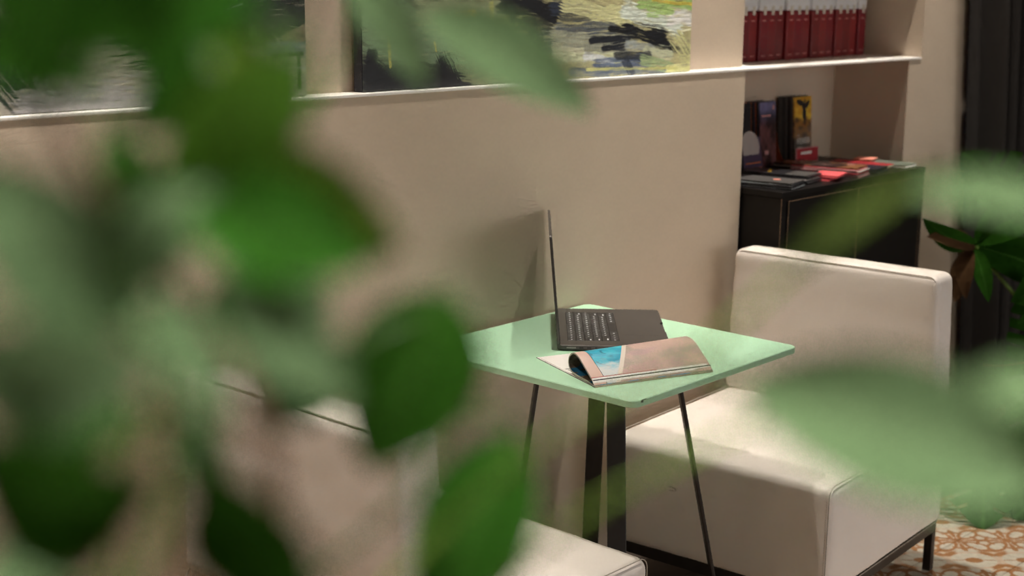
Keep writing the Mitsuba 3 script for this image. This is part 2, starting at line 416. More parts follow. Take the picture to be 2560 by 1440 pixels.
# ---------------------------------------------------------------- paintings on the ledge
# brush strokes in metres from the lower left corner: x0, z0, x1, z1, width, colour, cover
P2 = [(0.226,0.07,0.469,0.074,0.108,0.141,0.177,0.102,0.75),(0.006,0.104,0.176,0.082,0.081,0.174,0.261,0.17,0.8),(0.003,0.155,0.196,0.071,0.14,0.232,0.337,0.212,0.8),(0.142,0.167,0.369,0.165,0.065,0.377,0.424,0.26,0.8),(0.266,0.127,0.451,0.131,0.049,0.253,0.31,0.102,0.9),(0.536,0.088,0.841,0.08,0.076,0.324,0.353,0.313,0.8),(-0.013,0.03,0.236,0.009,0.054,0.01,0.012,0.016,1.0),(-0.008,0.053,0.038,0.028,0.038,0.01,0.012,0.016,1.0),(0.206,0.053,0.236,0.001,0.049,0.01,0.012,0.016,1.0),(-0.007,0.077,-0.004,0.005,0.027,0.01,0.012,0.016,1.0),(0.047,0.034,0.127,0.024,0.043,0.01,0.012,0.016,0.9),(-0.017,0.04,0.196,0.021,0.059,0.01,0.012,0.016,0.95),(-0.013,0.011,0.277,-0.001,0.032,0.01,0.012,0.016,1.0),(0.457,0.112,0.498,0.028,0.07,0.01,0.012,0.016,0.9),(0.396,0.172,0.557,0.164,0.049,0.01,0.012,0.016,0.95),(0.552,0.16,0.609,0.179,0.027,0.01,0.012,0.016,0.9),(0.043,0.127,0.047,0.051,0.008,0.599,0.523,0.117,0.9),(0.176,0.1,0.181,0.079,0.005,0.599,0.523,0.117,0.9),(0.245,0.148,0.296,0.151,0.022,0.754,0.523,0.044,1.0),(0.344,0.114,0.468,0.108,0.022,0.529,0.488,0.26,0.9),(0.261,0.123,0.328,0.14,0.004,0.636,0.715,0.26,0.9),(0.353,0.18,0.354,0.147,0.013,0.636,0.634,0.17,0.7),(0.401,0.176,0.423,0.15,0.038,0.01,0.012,0.016,1.0),(0.467,0.187,0.569,0.148,0.032,0.01,0.012,0.016,1.0),(0.423,0.202,0.523,0.171,0.043,0.01,0.012,0.016,1.0),(0.468,0.138,0.547,0.129,0.049,0.01,0.012,0.016,0.9),(0.479,0.1,0.492,0.043,0.038,0.01,0.012,0.016,1.0),(0.457,0.082,0.536,0.088,0.059,0.032,0.038,0.049,0.8),(0.496,0.119,0.508,0.088,0.043,0.01,0.012,0.016,0.8),(0.563,0.171,0.749,0.162,0.032,0.032,0.044,0.075,0.9),(0.582,0.121,0.788,0.122,0.027,0.056,0.08,0.134,0.8),(0.593,0.144,0.712,0.147,0.022,0.056,0.067,0.075,0.8),(0.603,0.179,0.838,0.141,0.043,0.796,0.802,0.437,0.9),(0.712,0.15,0.806,0.161,0.032,0.754,0.758,0.404,0.9),(0.838,0.161,1.041,0.113,0.049,0.754,0.848,0.761,0.9),(1.012,0.139,1.118,0.138,0.043,0.884,0.895,0.858,1.0),(0.889,0.177,1.122,0.176,0.032,0.377,0.558,0.191,1.0),(0.923,0.16,1.011,0.156,0.027,0.434,0.634,0.212,0.9),(0.935,0.185,1.123,0.172,0.011,0.636,0.523,0.075,0.9),(1.049,0.105,1.098,0.11,0.005,0.92,0.92,0.67,1.0),(0.565,0.106,0.665,0.1,0.032,0.465,0.488,0.372,0.7),(0.565,0.072,0.666,0.065,0.027,0.713,0.715,0.508,0.8),(0.776,0.118,0.872,0.108,0.027,0.01,0.012,0.016,1.0),(0.84,0.109,0.974,0.089,0.049,0.01,0.012,0.016,1.0),(0.94,0.09,1.009,0.068,0.038,0.01,0.012,0.016,1.0),(0.995,0.066,1.102,0.052,0.018,0.01,0.012,0.016,1.0),(0.702,0.088,0.841,0.092,0.022,0.016,0.02,0.029,1.0),(0.752,0.07,0.828,0.076,0.027,0.016,0.02,0.029,1.0),(0.841,0.076,0.941,0.067,0.022,0.377,0.424,0.437,0.7),(0.921,0.058,1.01,0.047,0.032,0.674,0.715,0.508,0.9),(1.043,0.08,1.126,0.013,0.049,0.674,0.674,0.342,0.9),(0.566,0.056,0.804,0.041,0.032,0.713,0.758,0.508,0.9),(0.679,0.051,0.779,0.037,0.022,0.866,0.92,0.92,1.0),(0.509,0.023,0.717,0.028,0.032,0.465,0.455,0.26,0.8),(0.729,0.027,0.909,0.029,0.038,0.087,0.136,0.26,0.9),(0.626,0.019,1.013,0.002,0.022,0.112,0.159,0.235,0.8),(0.837,0.036,0.857,0.006,0.027,0.047,0.063,0.102,0.9),(0.804,0.053,0.928,0.045,0.027,0.026,0.032,0.046,0.9),(0.909,0.033,1.019,0.017,0.032,0.377,0.488,0.26,0.9),(1.019,0.008,1.126,0.009,0.038,0.92,0.92,0.437,1.0),(-0.008,0.001,1.134,-0.012,0.006,0.021,0.025,0.019,0.9),(0.686,0.021,1.047,0.011,0.008,0.754,0.758,0.26,0.7),(0.291,0.119,0.343,0.144,0.003,0.056,0.053,0.035,0.8)]
P1 = [(0.665,0.015,0.934,0.001,0.082,0.377,0.364,0.372,0.9),(1.052,0.171,1.266,0.179,0.143,0.01,0.012,0.016,1.0),(1.07,0.127,1.243,0.127,0.082,0.01,0.012,0.016,1.0),(0.905,0.145,1.071,0.152,0.164,0.01,0.012,0.016,1.0),(1.201,0.116,1.252,0.133,0.027,0.232,0.17,0.127,0.9),(1.187,0.053,1.257,0.003,0.11,0.483,0.462,0.41,0.9),(1.152,0.096,1.243,0.097,0.027,0.2,0.234,0.28,1.0),(1.159,0.083,1.234,0.085,0.008,0.032,0.036,0.044,1.0),(1.225,0.084,1.223,0.018,0.009,0.059,0.067,0.066,1.0),(1.16,0.086,1.157,0.059,0.007,0.076,0.085,0.085,1.0),(1.19,0.082,1.187,0.033,0.014,0.193,0.217,0.231,0.6),(1.127,0.087,1.126,0.075,0.005,0.076,0.085,0.075,1.0),(1.1,0.088,1.1,0.079,0.005,0.099,0.111,0.102,1.0),(1.141,0.087,1.14,0.071,0.004,0.076,0.085,0.075,1.0),(0.993,0.088,1.128,0.094,0.022,0.496,0.488,0.437,0.9),(1.255,0.084,1.263,0.073,0.022,0.636,0.558,0.508,1.0),(1.264,0.189,1.263,0.01,0.005,0.636,0.523,0.437,0.8),(0.594,0.109,0.644,0.039,0.093,0.01,0.012,0.016,1.0),(0.639,0.011,0.794,0.002,0.06,0.422,0.399,0.424,0.9),(0.667,0.058,0.678,0.032,0.033,0.496,0.488,0.508,0.9),(1.183,0.06,1.263,0.055,0.003,0.754,0.802,0.858,0.7),(1.052,0.171,1.091,0.183,0.003,0.636,0.715,0.761,0.6)]



def canvas_fn(strokes, x0, z0, base_l, base_r, wid, seed):
    def fn(p, n, uv):
        u, w = p.x - x0, p.z - z0
        wu = (fbm(u * 9 + seed, w * 14, 0.3, 3) - 0.5) * 0.05 + (noise(u * 60, w * 90 + seed, 0.1) - 0.5) * 0.010
        ww = (fbm(u * 8 + 31 + seed, w * 13, 0.7, 3) - 0.5) * 0.035 + (noise(u * 55 + 9, w * 100, seed) - 0.5) * 0.008
        dry = fbm(u * 45 + seed, w * 210, 2.0, 2)           # dry brush
        grit = noise(u * 420, w * 420, seed)
        col = mix(base_l, base_r, smoothstep(0.0, wid, u + wu)) * (0.75 + 0.5 * fbm(u * 12, w * 25, seed, 3))
        for k, (a, b, c, d, wd, r, g, bl, al) in enumerate(strokes):
            thin = min(1.0, wd / 0.03)
            pu, pw = u + wu * thin * 0.4 - a, w + ww * thin * 0.4 - b
            du, dw = c - a, d - b
            L2 = max(du * du + dw * dw, 1e-6)
            h = dr.clip((pu * du + pw * dw) / L2, 0, 1)
            dist = dr.sqrt(dr.square(pu - h * du) + dr.square(pw - h * dw))
            edge = wd * 0.5
            L = math.sqrt(L2)
            al_, ac_ = (pu * du + pw * dw) / L, (pw * du - pu * dw) / L
            br = fbm(al_ * 16 + k * 3.1, ac_ * 260, k * 1.7, 2)      # bristle marks along the stroke
            m = (1 - smoothstep(edge * 0.55, edge * 1.2, dist + (br - 0.5) * edge * 1.7 + (dry - 0.5) * edge * 0.5)) * al
            m = m * (1 - 0.40 * smoothstep(0.54, 0.76, br + 0.10 * (grit - 0.5)))
            col = mix(col, (r, g, bl), m)
        # knife marks and scumbles over everything
        s1, s2 = fbm(u * 26 + seed, w * 170, 6.0, 3), fbm(u * 34 + 7, w * 230 + seed, 9.0, 3)
        lum = dr.maximum(col.x, col.y)
        col = mix(col, col * 0.25 + 0.004, 0.40 * smoothstep(0.62, 0.78, s1) * smoothstep(0.02, 0.10, lum))
        col = mix(col, mi.Color3f(0.62, 0.58, 0.36), 0.30 * smoothstep(0.64, 0.78, s2) * smoothstep(0.05, 0.3, lum))
        return dr.clip(col * (0.88 + 0.24 * grit), 0.004, 0.95)
    return fn


def canvas_bump(p, n, uv):
    return fbm(p.x * 60, 0.0, p.z * 190, 3) * 0.0016 + noise(p.x * 900, 0.0, p.z * 900) * 0.0002


mat('canvas_a', proc(canvas_fn(P2, -1.33, 1.267, (0.09, 0.11, 0.07), (0.50, 0.47, 0.25), 0.8, 3)), 0.45, bump=proc(canvas_bump, eps=5e-4))
mat('canvas_b', proc(canvas_fn(P1, -2.75, 1.267, (0.30, 0.27, 0.24), (0.40, 0.37, 0.32), 1.2, 11)), 0.45, bump=proc(canvas_bump, eps=5e-4))


def edge_col(p, n, uv):
    return mix((0.032, 0.036, 0.048), (0.10, 0.10, 0.11), smoothstep(0.55, 0.8, fbm(p.x * 120, p.y * 120, p.z * 70, 3)))


mat('canvas_edge', proc(edge_col), 0.6)
mat('canvas_edge_pale', (0.45, 0.38, 0.31), 0.7)


def painting(label, x0, x1, h, m_face, m_edge):
    t = thing('painting', label, 'painting')
    lean = math.degrees(math.atan2(0.005, h))
    tw = T().translate([0, 0.0205, 1.2672]).rotate([1, 0, 0], -lean)
    put('stretched_canvas', rbox(x0, x1, 0.0012, 0.027, 0, h, 0.002), m_edge, t, tw=tw)
    n = 60
    gx, gz = np.meshgrid(np.linspace(x0 + 0.001, x1 - 0.001, n), np.linspace(0.001, h - 0.001, n), indexing='ij')
    P = np.stack([gx, -0.0008 * meshkit.fbm(np.stack([gx * 30, gz * 60, gx * 0], -1), 3), gz], -1)
    v, f = grid_mesh(P)
    v2 = np.vstack([v, v + [0, 0.0022, 0]])
    f2 = np.vstack([f, f[:, ::-1] + len(v)])
    put('painted_face', (v2, f2), m_face, t, tw=tw, smooth=60)
    for za in (0.01, h - 0.05):
        put('stretcher_bar', box(x0 + 0.01, x1 - 0.01, 0.0265, 0.028, za, za + 0.04), 'mat_paper_cream', t, tw=tw, smooth=False)
    return t


painting('large abstract painting in black, olive and yellow leaning on the white ledge', -1.361, -0.227, 0.85, 'mat_canvas_a', 'mat_canvas_edge')
painting('canvas with a big black shape dripping over pale beige, at the left on the ledge', -2.75, -1.507, 0.85, 'mat_canvas_b', 'mat_canvas_edge_pale')

# ---------------------------------------------------------------- red and white volumes on the shelf
for k in range(4):
    a = [(0.175, 0.008, 0.011), (0.150, 0.008, 0.010), (0.195, 0.010, 0.012), (0.165, 0.006, 0.012)][k]
    mat(f'red_{k}', a, 0.5)
mat('white_cover', (0.80, 0.81, 0.83), 0.5)
mat('tab', (0.60, 0.57, 0.50), 0.6)
mat('mark', (0.45, 0.22, 0.20), 0.6)
BW, BD, BH, RZ = 0.0475, 0.165, 0.262, 0.1475
cover_ply = mikit.ply(rbox(0.0003, BW - 0.0003, 0, BD, 0, RZ, 0.0055, 12), 'mat_red_0', smooth=30)
upper_ply = mikit.ply(rbox(0.0004, BW - 0.0004, 0.0004, BD - 0.0004, RZ, BH, 0.0055, 12), 'mat_white_cover', smooth=30)
tab_ply = mikit.ply(rbox(0.018, 0.032, -0.0012, 0.004, RZ - 0.012, RZ + 0.014, 0.0005, 4), 'mat_tab', smooth=False)
m1_ply = mikit.ply(cat_([box(0.014 + 0.0045 * i, 0.0175 + 0.0045 * i, -0.0004, 0.004, RZ - 0.030, RZ - 0.0255 - 0.0008 * (i % 2)) for i in range(4)]), 'mat_mark', smooth=False)
m2_ply = mikit.ply(cat_([box(0.014 + 0.004 * i, 0.017 + 0.004 * i, -0.0004, 0.004, 0.0145, 0.0185 - 0.0008 * (i % 2)) for i in range(5)]), 'mat_mark', smooth=False)
ORD = ['first', 'second', 'third', 'fourth', 'fifth', 'sixth', 'seventh', 'eighth', 'ninth', 'tenth', 'eleventh', 'twelfth', 'thirteenth', 'fourteenth', 'fifteenth', 'sixteenth']
bx = 0.155
for k in range(16):
    t = thing('bound_volume', f'red and white bound volume, {ORD[k]} from the left in the row on the white shelf', 'book', 'red and white volumes on the shelf')
    y = 0.160 + 0.0035 * ((k * 7) % 3) + 0.0018 * k * 0.9
    tw = move(bx, y, 1.2672)
    put('lower_cover', cover_ply, f'mat_red_{(k * 5) % 4}', t, tw=tw)
    put('upper_cover', upper_ply, 'mat_white_cover', t, tw=tw)
    put('tab', tab_ply, 'mat_tab', t, tw=tw)
    put('lettering', m1_ply, 'mat_mark', t, tw=tw)
    put('lettering', m2_ply, 'mat_mark', t, tw=tw)
    bx += BW + (0.0060 if k == 5 else 0.0019)

# ---------------------------------------------------------------- black sideboard with thin copper lines
CX0, CX1, CY0, CY1, CH = 0.011, 0.815, -0.130, 0.262, 0.938
t = thing('sideboard', 'black lacquered sideboard with thin copper lines standing in the recess behind the white chair', 'cabinet')
put('body', rbox(CX0, CX1, CY0, CY1, 0.06, CH - 0.018, 0.002), 'mat_black_lacquer', t)
put('top', rbox(CX0 - 0.002, CX1 + 0.002, CY0 - 0.003, CY1, CH - 0.018, CH, 0.002), 'mat_black_lacquer', t)
put('plinth', box(CX0 + 0.03, CX1 - 0.03, CY0 + 0.03, CY1, 0, 0.06), 'mat_black_lacquer', t, smooth=False)
mid = 0.411
for a, b in ((0.039, mid - 0.0015), (mid + 0.0015, 0.788)):
    d = put('door', rbox(a, b, CY0 - 0.006, CY0 - 0.0005, 0.10, 0.911, 0.0015), 'mat_black_lacquer', t)
    e = 0.0008
    for bb in (box(a - 0.0004, a + e, CY0 - 0.0066, CY0 - 0.005, 0.10, 0.911), box(b - e, b + 0.0004, CY0 - 0.0066, CY0 - 0.005, 0.10, 0.911), box(a, b, CY0 - 0.0066, CY0 - 0.005, 0.911 - e, 0.9114)):
        put('copper_line', bb, 'mat_copper', d, smooth=False)
for xa in (CX0, CX1):
    put('copper_line', box(xa - 0.0006, xa + 0.0006, CY0 - 0.0006, CY0 + 0.0006, 0.06, CH - 0.018), 'mat_copper', t, smooth=False)

# ---- flyers on the sideboard
mat('fl_black', (0.014, 0.014, 0.017), 0.32)
mat('fl_grey', (0.065, 0.063, 0.062), 0.4)
mat('fl_greyblue', (0.17, 0.19, 0.20), 0.4)
mat('fl_navy', (0.018, 0.016, 0.030), 0.35)
mat('fl_pink', (0.72, 0.10, 0.11), 0.5)
mat('fl_salmon', (0.80, 0.30, 0.22), 0.5)
mat('fl_red', (0.38, 0.025, 0.035), 0.45)
mat('fl_yellow', (0.62, 0.40, 0.03), 0.5)
mat('fl_orange', (0.40, 0.11, 0.03), 0.45)
mat('fl_purple', (0.055, 0.035, 0.075), 0.4)
mat('fl_blue', (0.10, 0.10, 0.20), 0.4)
mat('fl_edge', (0.40, 0.36, 0.34), 0.6)
mat('fl_edge_pink', (0.50, 0.24, 0.24), 0.6)
mat('fl_green', (0.16, 0.19, 0.16), 0.4)


def photo_col(p, n, uv):
    a = fbm(p.x * 26, p.y * 26, p.z * 26, 3)
    b = fbm(p.x * 40 + 8, p.y * 40, p.z * 40, 3)
    c = mix((0.020, 0.008, 0.008), (0.20, 0.08, 0.03), smoothstep(0.46, 0.66, a))
    return mix(c, (0.40, 0.20, 0.18), smoothstep(0.60, 0.72, b))


mat('fl_photo', proc(photo_col), 0.35)


def dusk_col(p, n, uv):
    a = fbm(p.x * 34, p.y * 34, p.z * 24, 3)
    c = mix((0.11, 0.11, 0.20), (0.075, 0.028, 0.030), smoothstep(1.04, 1.09, p.z))
    c = mix((0.075, 0.028, 0.030), (0.10, 0.10, 0.19), smoothstep(1.06, 1.11, p.z))
    return c * (0.35 + 1.3 * smoothstep(0.3, 0.7, a))


mat('fl_dusk', proc(dusk_col), 0.35)


def poster_col(p, n, uv):
    a = fbm(p.x * 40, 2.0, p.z * 40, 3)
    hi = mix((0.50, 0.27, 0.02), (0.66, 0.45, 0.05), smoothstep(0.35, 0.65, a))
    mid_ = mix((0.10, 0.05, 0.018), (0.25, 0.12, 0.02), smoothstep(0.4, 0.7, a))
    c = mix((0.030, 0.022, 0.016), mid_, smoothstep(1.00, 1.05, p.z + (a - 0.5) * 0.06))
    return mix(c, hi, smoothstep(1.075, 1.09, p.z + (a - 0.5) * 0.04))


mat('fl_poster', proc(poster_col), 0.4)


def flyers(label, cx, cy, w, l, h, deg, m_top, m_edge, n=7, fan=0.004, seed=1, z0=0.0):
    """a loose stack of leaflets lying flat: bundle, a few sheets that stick out, the top sheet"""
    r = np.random.default_rng(seed)
    t = thing('leaflet_stack', label, 'leaflets', 'leaflet stacks on the sideboard')
    hs = h / n
    for k in range(n):
        dx, dy = r.uniform(-fan, fan), r.uniform(-fan, fan) * 1.5
        b = rbox(-w / 2, w / 2, -l / 2, l / 2, 0.0001, hs - 0.0001, min(0.0006, hs * 0.3), 4)
        put('top_leaflet' if k == n - 1 else 'leaflet', b, m_top if k == n - 1 else m_edge[k % len(m_edge)], t,
            tw=move(cx, cy, CH + z0 + hs * k, deg) @ T().translate([dx, dy, 0]).rotate([0, 0, 1], float(r.uniform(-2, 2))))
    return t


def flat_on(t, name, mesh, m, cx, cy, z, deg):
    return put(name, mesh, m, t, tw=move(cx, cy, z, deg), smooth=False)


t = flyers('grey and black leaflets with a round salmon dot, at the sideboard left front corner', 0.086, -0.018, 0.10, 0.20, 0.020, 14, 'mat_fl_grey', ['mat_fl_black', 'mat_fl_greyblue', 'mat_fl_black'], seed=3)
flat_on(t, 'salmon_dot', trimesh.creation.cylinder(radius=0.011, height=0.0006, sections=20), 'mat_fl_salmon', 0.098, -0.055, CH + 0.0204, 0)
t = flyers('black leaflets with yellow lettering, beside the salmon dotted stack', 0.222, 0.018, 0.10, 0.21, 0.024, 10, 'mat_fl_black', ['mat_fl_black', 'mat_fl_grey', 'mat_fl_black', 'mat_fl_edge'], seed=5)
tx = cat_([box(0.011 * i, 0.011 * i + 0.004, 0.002 * (i % 3), 0.012 - 0.002 * (i % 2), 0, 0.0005) for i in range(6)] + [box(0.0, 0.030, 0.004, 0.0065, 0, 0.0005), box(0.034, 0.060, 0.006, 0.009, 0, 0.0005)])
flat_on(t, 'yellow_lettering', tx, 'mat_fl_yellow', 0.200, 0.030, CH + 0.0242, 30)
flat_on(t, 'grey_panel', box(-0.047, 0.047, -0.100, -0.035, 0, 0.0005), 'mat_fl_grey', 0.222, 0.018, CH + 0.0242, 10)
flyers('bright pinkish red slips piled at the front edge of the sideboard', 0.336, -0.070, 0.092, 0.075, 0.019, 18, 'mat_fl_pink', ['mat_fl_pink', 'mat_fl_red'], 4, 0.012, seed=8)
t = flyers('thick stack of reddish brown photo leaflets, in the middle of the sideboard', 0.455, -0.010, 0.10, 0.205, 0.028, 12, 'mat_fl_photo', ['mat_fl_edge_pink', 'mat_fl_edge', 'mat_fl_edge_pink', 'mat_fl_red'], 9, seed=9)
flyers('reddish brown leaflets lying behind the thick photo stack', 0.520, 0.165, 0.10, 0.14, 0.014, 8, 'mat_fl_photo', ['mat_fl_black', 'mat_fl_edge'], 4, seed=12)
flyers('dark blue leaflets between the photo stack and the red booklets', 0.572, -0.012, 0.098, 0.20, 0.016, 10, 'mat_fl_navy', ['mat_fl_black', 'mat_fl_navy'], 5, seed=10)
flyers('dark red booklets with cream edges, right of the dark blue leaflets', 0.672, 0.020, 0.092, 0.185, 0.012, 6, 'mat_fl_red', ['mat_paper_cream', 'mat_fl_red'], 4, seed=21)
flyers('grey green leaflets with white edges at the right end of the sideboard', 0.766, -0.010, 0.085, 0.19, 0.010, 6, 'mat_fl_green', ['mat_paper', 'mat_paper'], 4, 0.002, seed=22)
flyers('salmon and orange slips lying on the white edged leaflets', 0.756, 0.048, 0.070, 0.060, 0.008, 16, 'mat_fl_salmon', ['mat_fl_salmon', 'mat_fl_orange'], 3, 0.004, seed=23, z0=0.0102)


# ---- standing brochures
def standing(label, x0, x1, y0, depth, h, lean, m_front, m_side, n=9, tops=0.004, seed=1):
    r = np.random.default_rng(seed)
    t = thing('brochure_stand', label, 'brochures', 'standing brochures on the sideboard')
    tw = T().translate([0, y0, CH]).rotate([1, 0, 0], -lean)
    th = depth / n
    for k in range(n):
        put('front_brochure' if k == 0 else 'brochure', rbox(x0 + r.uniform(0, 0.002), x1 - r.uniform(0, 0.002), k * th + 0.0002, (k + 1) * th - 0.0002, 0.001, h - r.uniform(0, tops), 0.0008, 4),
            m_front if k == 0 else m_side[k % len(m_side)], t, tw=tw)
    return t, tw


t, tw = standing('tall brochures with a yellow poster front, in a clear holder with a red label', 0.562, 0.662, 0.186, 0.062, 0.212, 3, 'mat_fl_poster', ['mat_fl_black', 'mat_fl_grey', 'mat_fl_black'], seed=2)
fig = unary_union([Point(0, 0).buffer(0.011), affinity.scale(Point(0.002, -0.022).buffer(0.012), 0.9, 1.7), affinity.rotate(affinity.scale(Point(-0.020, 0.012).buffer(0.016), 1.5, 0.55), -18),
                   affinity.rotate(affinity.scale(Point(0.019, 0.006).buffer(0.013), 1.2, 0.6), 50), affinity.scale(Point(0.005, 0.014).buffer(0.006), 0.8, 1.5), Polygon([(-0.005, -0.03), (0.010, -0.03), (0.008, -0.062), (0.002, -0.050)])])
f = trimesh.creation.extrude_polygon(fig, 0.0006, engine='earcut')
f.apply_transform(trimesh.transformations.rotation_matrix(math.pi / 2, [1, 0, 0]))
f.apply_translation((0.617, 0.0003, 0.178))
put('black_figure', f, 'mat_fl_black', t, tw=tw, smooth=False)
for txt, h_, z_, x_ in (('FEVER', 0.017, 0.062, 0.578),):
    f = meshkit.text_mesh(txt, h_, 0.0006, bold=True)
    f.apply_transform(trimesh.transformations.rotation_matrix(math.pi / 2, [1, 0, 0]))
    f.apply_translation((x_, 0.0003, z_))
    put('white_lettering', f, 'mat_paper', t, tw=tw, smooth=False)
put('white_lettering', cat_([box(0.580 + 0.006 * i, 0.584 + 0.006 * i, -0.0004, 0.001, z_, z_ + 0.006) for z_ in (0.047, 0.085) for i in range(5 if z_ < 0.06 else 2)]), 'mat_fl_edge', t, tw=tw, smooth=False)
scene['mat_acrylic'] = {'type': 'thindielectric', 'int_ior': 1.49}
put('clear_holder', cat_([box(0.554, 0.690, -0.006, -0.005, 0.002, 0.115)]), 'mat_acrylic', t, tw=tw, smooth=False)
lab = put('red_label', rbox(0.566, 0.688, -0.0085, -0.0062, 0.004, 0.046, 0.0006, 4), 'mat_fl_red', t, tw=tw)
put('label_rim', rbox(0.562, 0.692, -0.0068, -0.0061, 0.001, 0.049, 0.0003, 4), 'mat_fl_edge_pink', lab, tw=tw)
put('label_strip', cat_([box(0.588 + 0.009 * i, 0.596 + 0.009 * i, -0.0092, -0.0080, 0.028, 0.037 - 0.001 * (i % 2)) for i in range(7)]), 'mat_paper', lab, tw=tw, smooth=False)
t, tw = standing('tall dusky blue and brown brochures left of the yellow poster ones', 0.392, 0.482, 0.198, 0.055, 0.205, 4, 'mat_fl_dusk', ['mat_fl_purple', 'mat_fl_black', 'mat_fl_orange'], seed=4)
for bb in (box(0.402, 0.452, -0.0006, 0.001, 0.156, 0.162), box(0.462, 0.472, -0.0006, 0.001, 0.176, 0.190), box(0.418, 0.438, -0.0006, 0.001, 0.040, 0.052)):
    put('pale_lettering', bb, 'mat_fl_edge_pink', t, tw=tw, smooth=False)
curl = [(0.486, 0.0, 0.10), (0.492, 0.0, 0.06), (0.505, -0.004, 0.025), (0.520, -0.008, 0.004)]
cs_ = spline(curl, 12)
P = np.stack([cs_, cs_ + [0, 0.05, 0]], 1)
v, fc = grid_mesh(P)
put('curled_brochure', (np.vstack([v, v + [0.0012, 0, 0.0008]]), np.vstack([fc, fc[:, ::-1] + len(v)])), 'mat_fl_orange', t, tw=tw, smooth=60)
t, tw = standing('tall black and purple brochures beside the wall edge, with a pink band', 0.255, 0.352, 0.205, 0.050, 0.203, 3, 'mat_fl_black', ['mat_fl_purple', 'mat_fl_black'], seed=6)
for bb in (box(0.262, 0.300, -0.0006, 0.001, 0.095, 0.125), box(0.262, 0.290, -0.0006, 0.001, 0.135, 0.15)):
    put('pink_band', bb, 'mat_fl_red', t, tw=tw, smooth=False)
t, tw = standing('short dark brochure with a big pale grey disc on its front', 0.225, 0.325, 0.140, 0.014, 0.112, 10, 'mat_fl_purple', ['mat_fl_black'], 3, seed=7)
dsk = Point(0.268, 0.082).buffer(0.046, quad_segs=12).intersection(shapely.box(0.2255, 0.057, 0.40, 0.20))
f = trimesh.creation.extrude_polygon(dsk, 0.0008, engine='earcut')
f.apply_transform(trimesh.transformations.rotation_matrix(math.pi / 2, [1, 0, 0]))
put('grey_disc', f, 'mat_fl_edge', t, tw=tw, smooth=False)
for bb in (box(0.235, 0.315, -0.0006, 0.001, 0.030, 0.034), box(0.232, 0.318, -0.0006, 0.001, 0.002, 0.018)):
    put('title_strip', bb, 'mat_fl_orange', t, tw=tw, smooth=False)

# ---------------------------------------------------------------- mint green table
TCX, TCY, TYAW, TTOP, THALF, TTHK = -0.9473, -0.3173, math.radians(1.555), 0.7108, 0.3023, 0.0145
ca, sa = math.cos(TYAW), math.sin(TYAW)
ttw = move(TCX, TCY, 0, 1.555)
t = thing('cafe_table', 'square mint green cafe table with four splayed dark flat bar legs, pushed against the wall', 'table')
put('table_top', bevel_prism(rrect(-THALF, THALF, -THALF, THALF, 0.022, 8), TTOP - TTHK, TTOP, 0.0016), 'mat_mint', t, tw=ttw, smooth=35)
put('paint_chip', cat_([box(-0.2795, -0.272, -THALF - 0.0003, -THALF + 0.002, TTOP - 0.006, TTOP - 0.001), box(-0.274, -0.263, -THALF - 0.0003, -THALF + 0.002, TTOP - 0.0022, TTOP - 0.0008)]), 'mat_chip', t, tw=ttw, smooth=False)
put('under_frame', cat_([rbox(-0.13, 0.13, -0.13, 0.13, TTOP - TTHK - 0.006, TTOP - TTHK, 0.001)]), 'mat_dark_steel', t, tw=ttw)
for ang, r0, r1 in ((-45, 0.148, 0.290), (135, 0.148, 0.236), (-135, 0.150, 0.335), (45, 0.150, 0.270)):
    a = math.radians(ang)
    e, w_ = np.array([math.cos(a), math.sin(a), 0]), np.array([-math.sin(a), math.cos(a), 0])
    lg = put('leg', bar(e * r1 + [0, 0, 0.006], e * r0 + [0, 0, TTOP - TTHK - 0.005], w_, 0.0395, 0.0085), 'mat_dark_steel', t, tw=ttw)
    put('foot_pad', bar(e * r1, e * (r1 - 0.002) + [0, 0, 0.0062], w_, 0.036, 0.010), 'mat_laptop_dark', lg, tw=ttw)

# ---------------------------------------------------------------- laptop
LX, LY, LDEG = -0.92628, -0.14524, -47.335
ltw = T().translate([LX, LY, TTOP]).rotate([0, 0, 1], LDEG)
W2, LD, LB = 0.3557 / 2, 0.2481, 0.0135
t = thing('laptop', 'open dark grey laptop standing on the mint green table, its lid edge on', 'laptop')
outline = rrect(0, LD, -W2, W2, 0.012, 6)
base = bevel_prism(outline, 0.0025, LB, 0.0012)
m_base = m3.Manifold(m3.Mesh(np.asarray(base.vertices, np.float32), np.asarray(base.faces, np.uint32)))
for cut in ((0.0235, 0.1385, -0.1375, 0.1375, LB - 0.0014, LB + 0.01), (LD - 0.006, LD + 0.01, -0.045, 0.045, LB - 0.004, LB + 0.01)):
    x0, x1, y0, y1, z0, z1 = cut
    m_base = m_base - m3.Manifold.cube((x1 - x0, y1 - y0, z1 - z0)).translate((x0, y0, z0))
for a, b, zc, hh in ((0.020, 0.041, 0.0075, 0.0036), (0.048, 0.0572, 0.0075, 0.0030), (0.065, 0.0742, 0.0075, 0.0030), (0.0825, 0.0862, 0.0075, 0.0037)):
    m_base = m_base - m3.Manifold.cube((b - a, 0.006, hh)).translate((a, -W2 - 0.003, zc - hh / 2))
bs = put('base', to_tm(m_base), 'mat_laptop_metal', t, tw=ltw, smooth=30)
for a, b, zc, hh, m_ in ((0.020, 0.041, 0.0075, 0.0036, 'mat_port'), (0.048, 0.0572, 0.0075, 0.0030, 'mat_laptop_dark'), (0.065, 0.0742, 0.0075, 0.0030, 'mat_laptop_dark'), (0.0825, 0.0862, 0.0075, 0.0037, 'mat_laptop_dark')):
    put('port', box(a + 0.0003, b - 0.0003, -W2 + 0.0010, -W2 + 0.0028, zc - hh / 2, zc + hh / 2), m_, bs, tw=ltw, smooth=False)
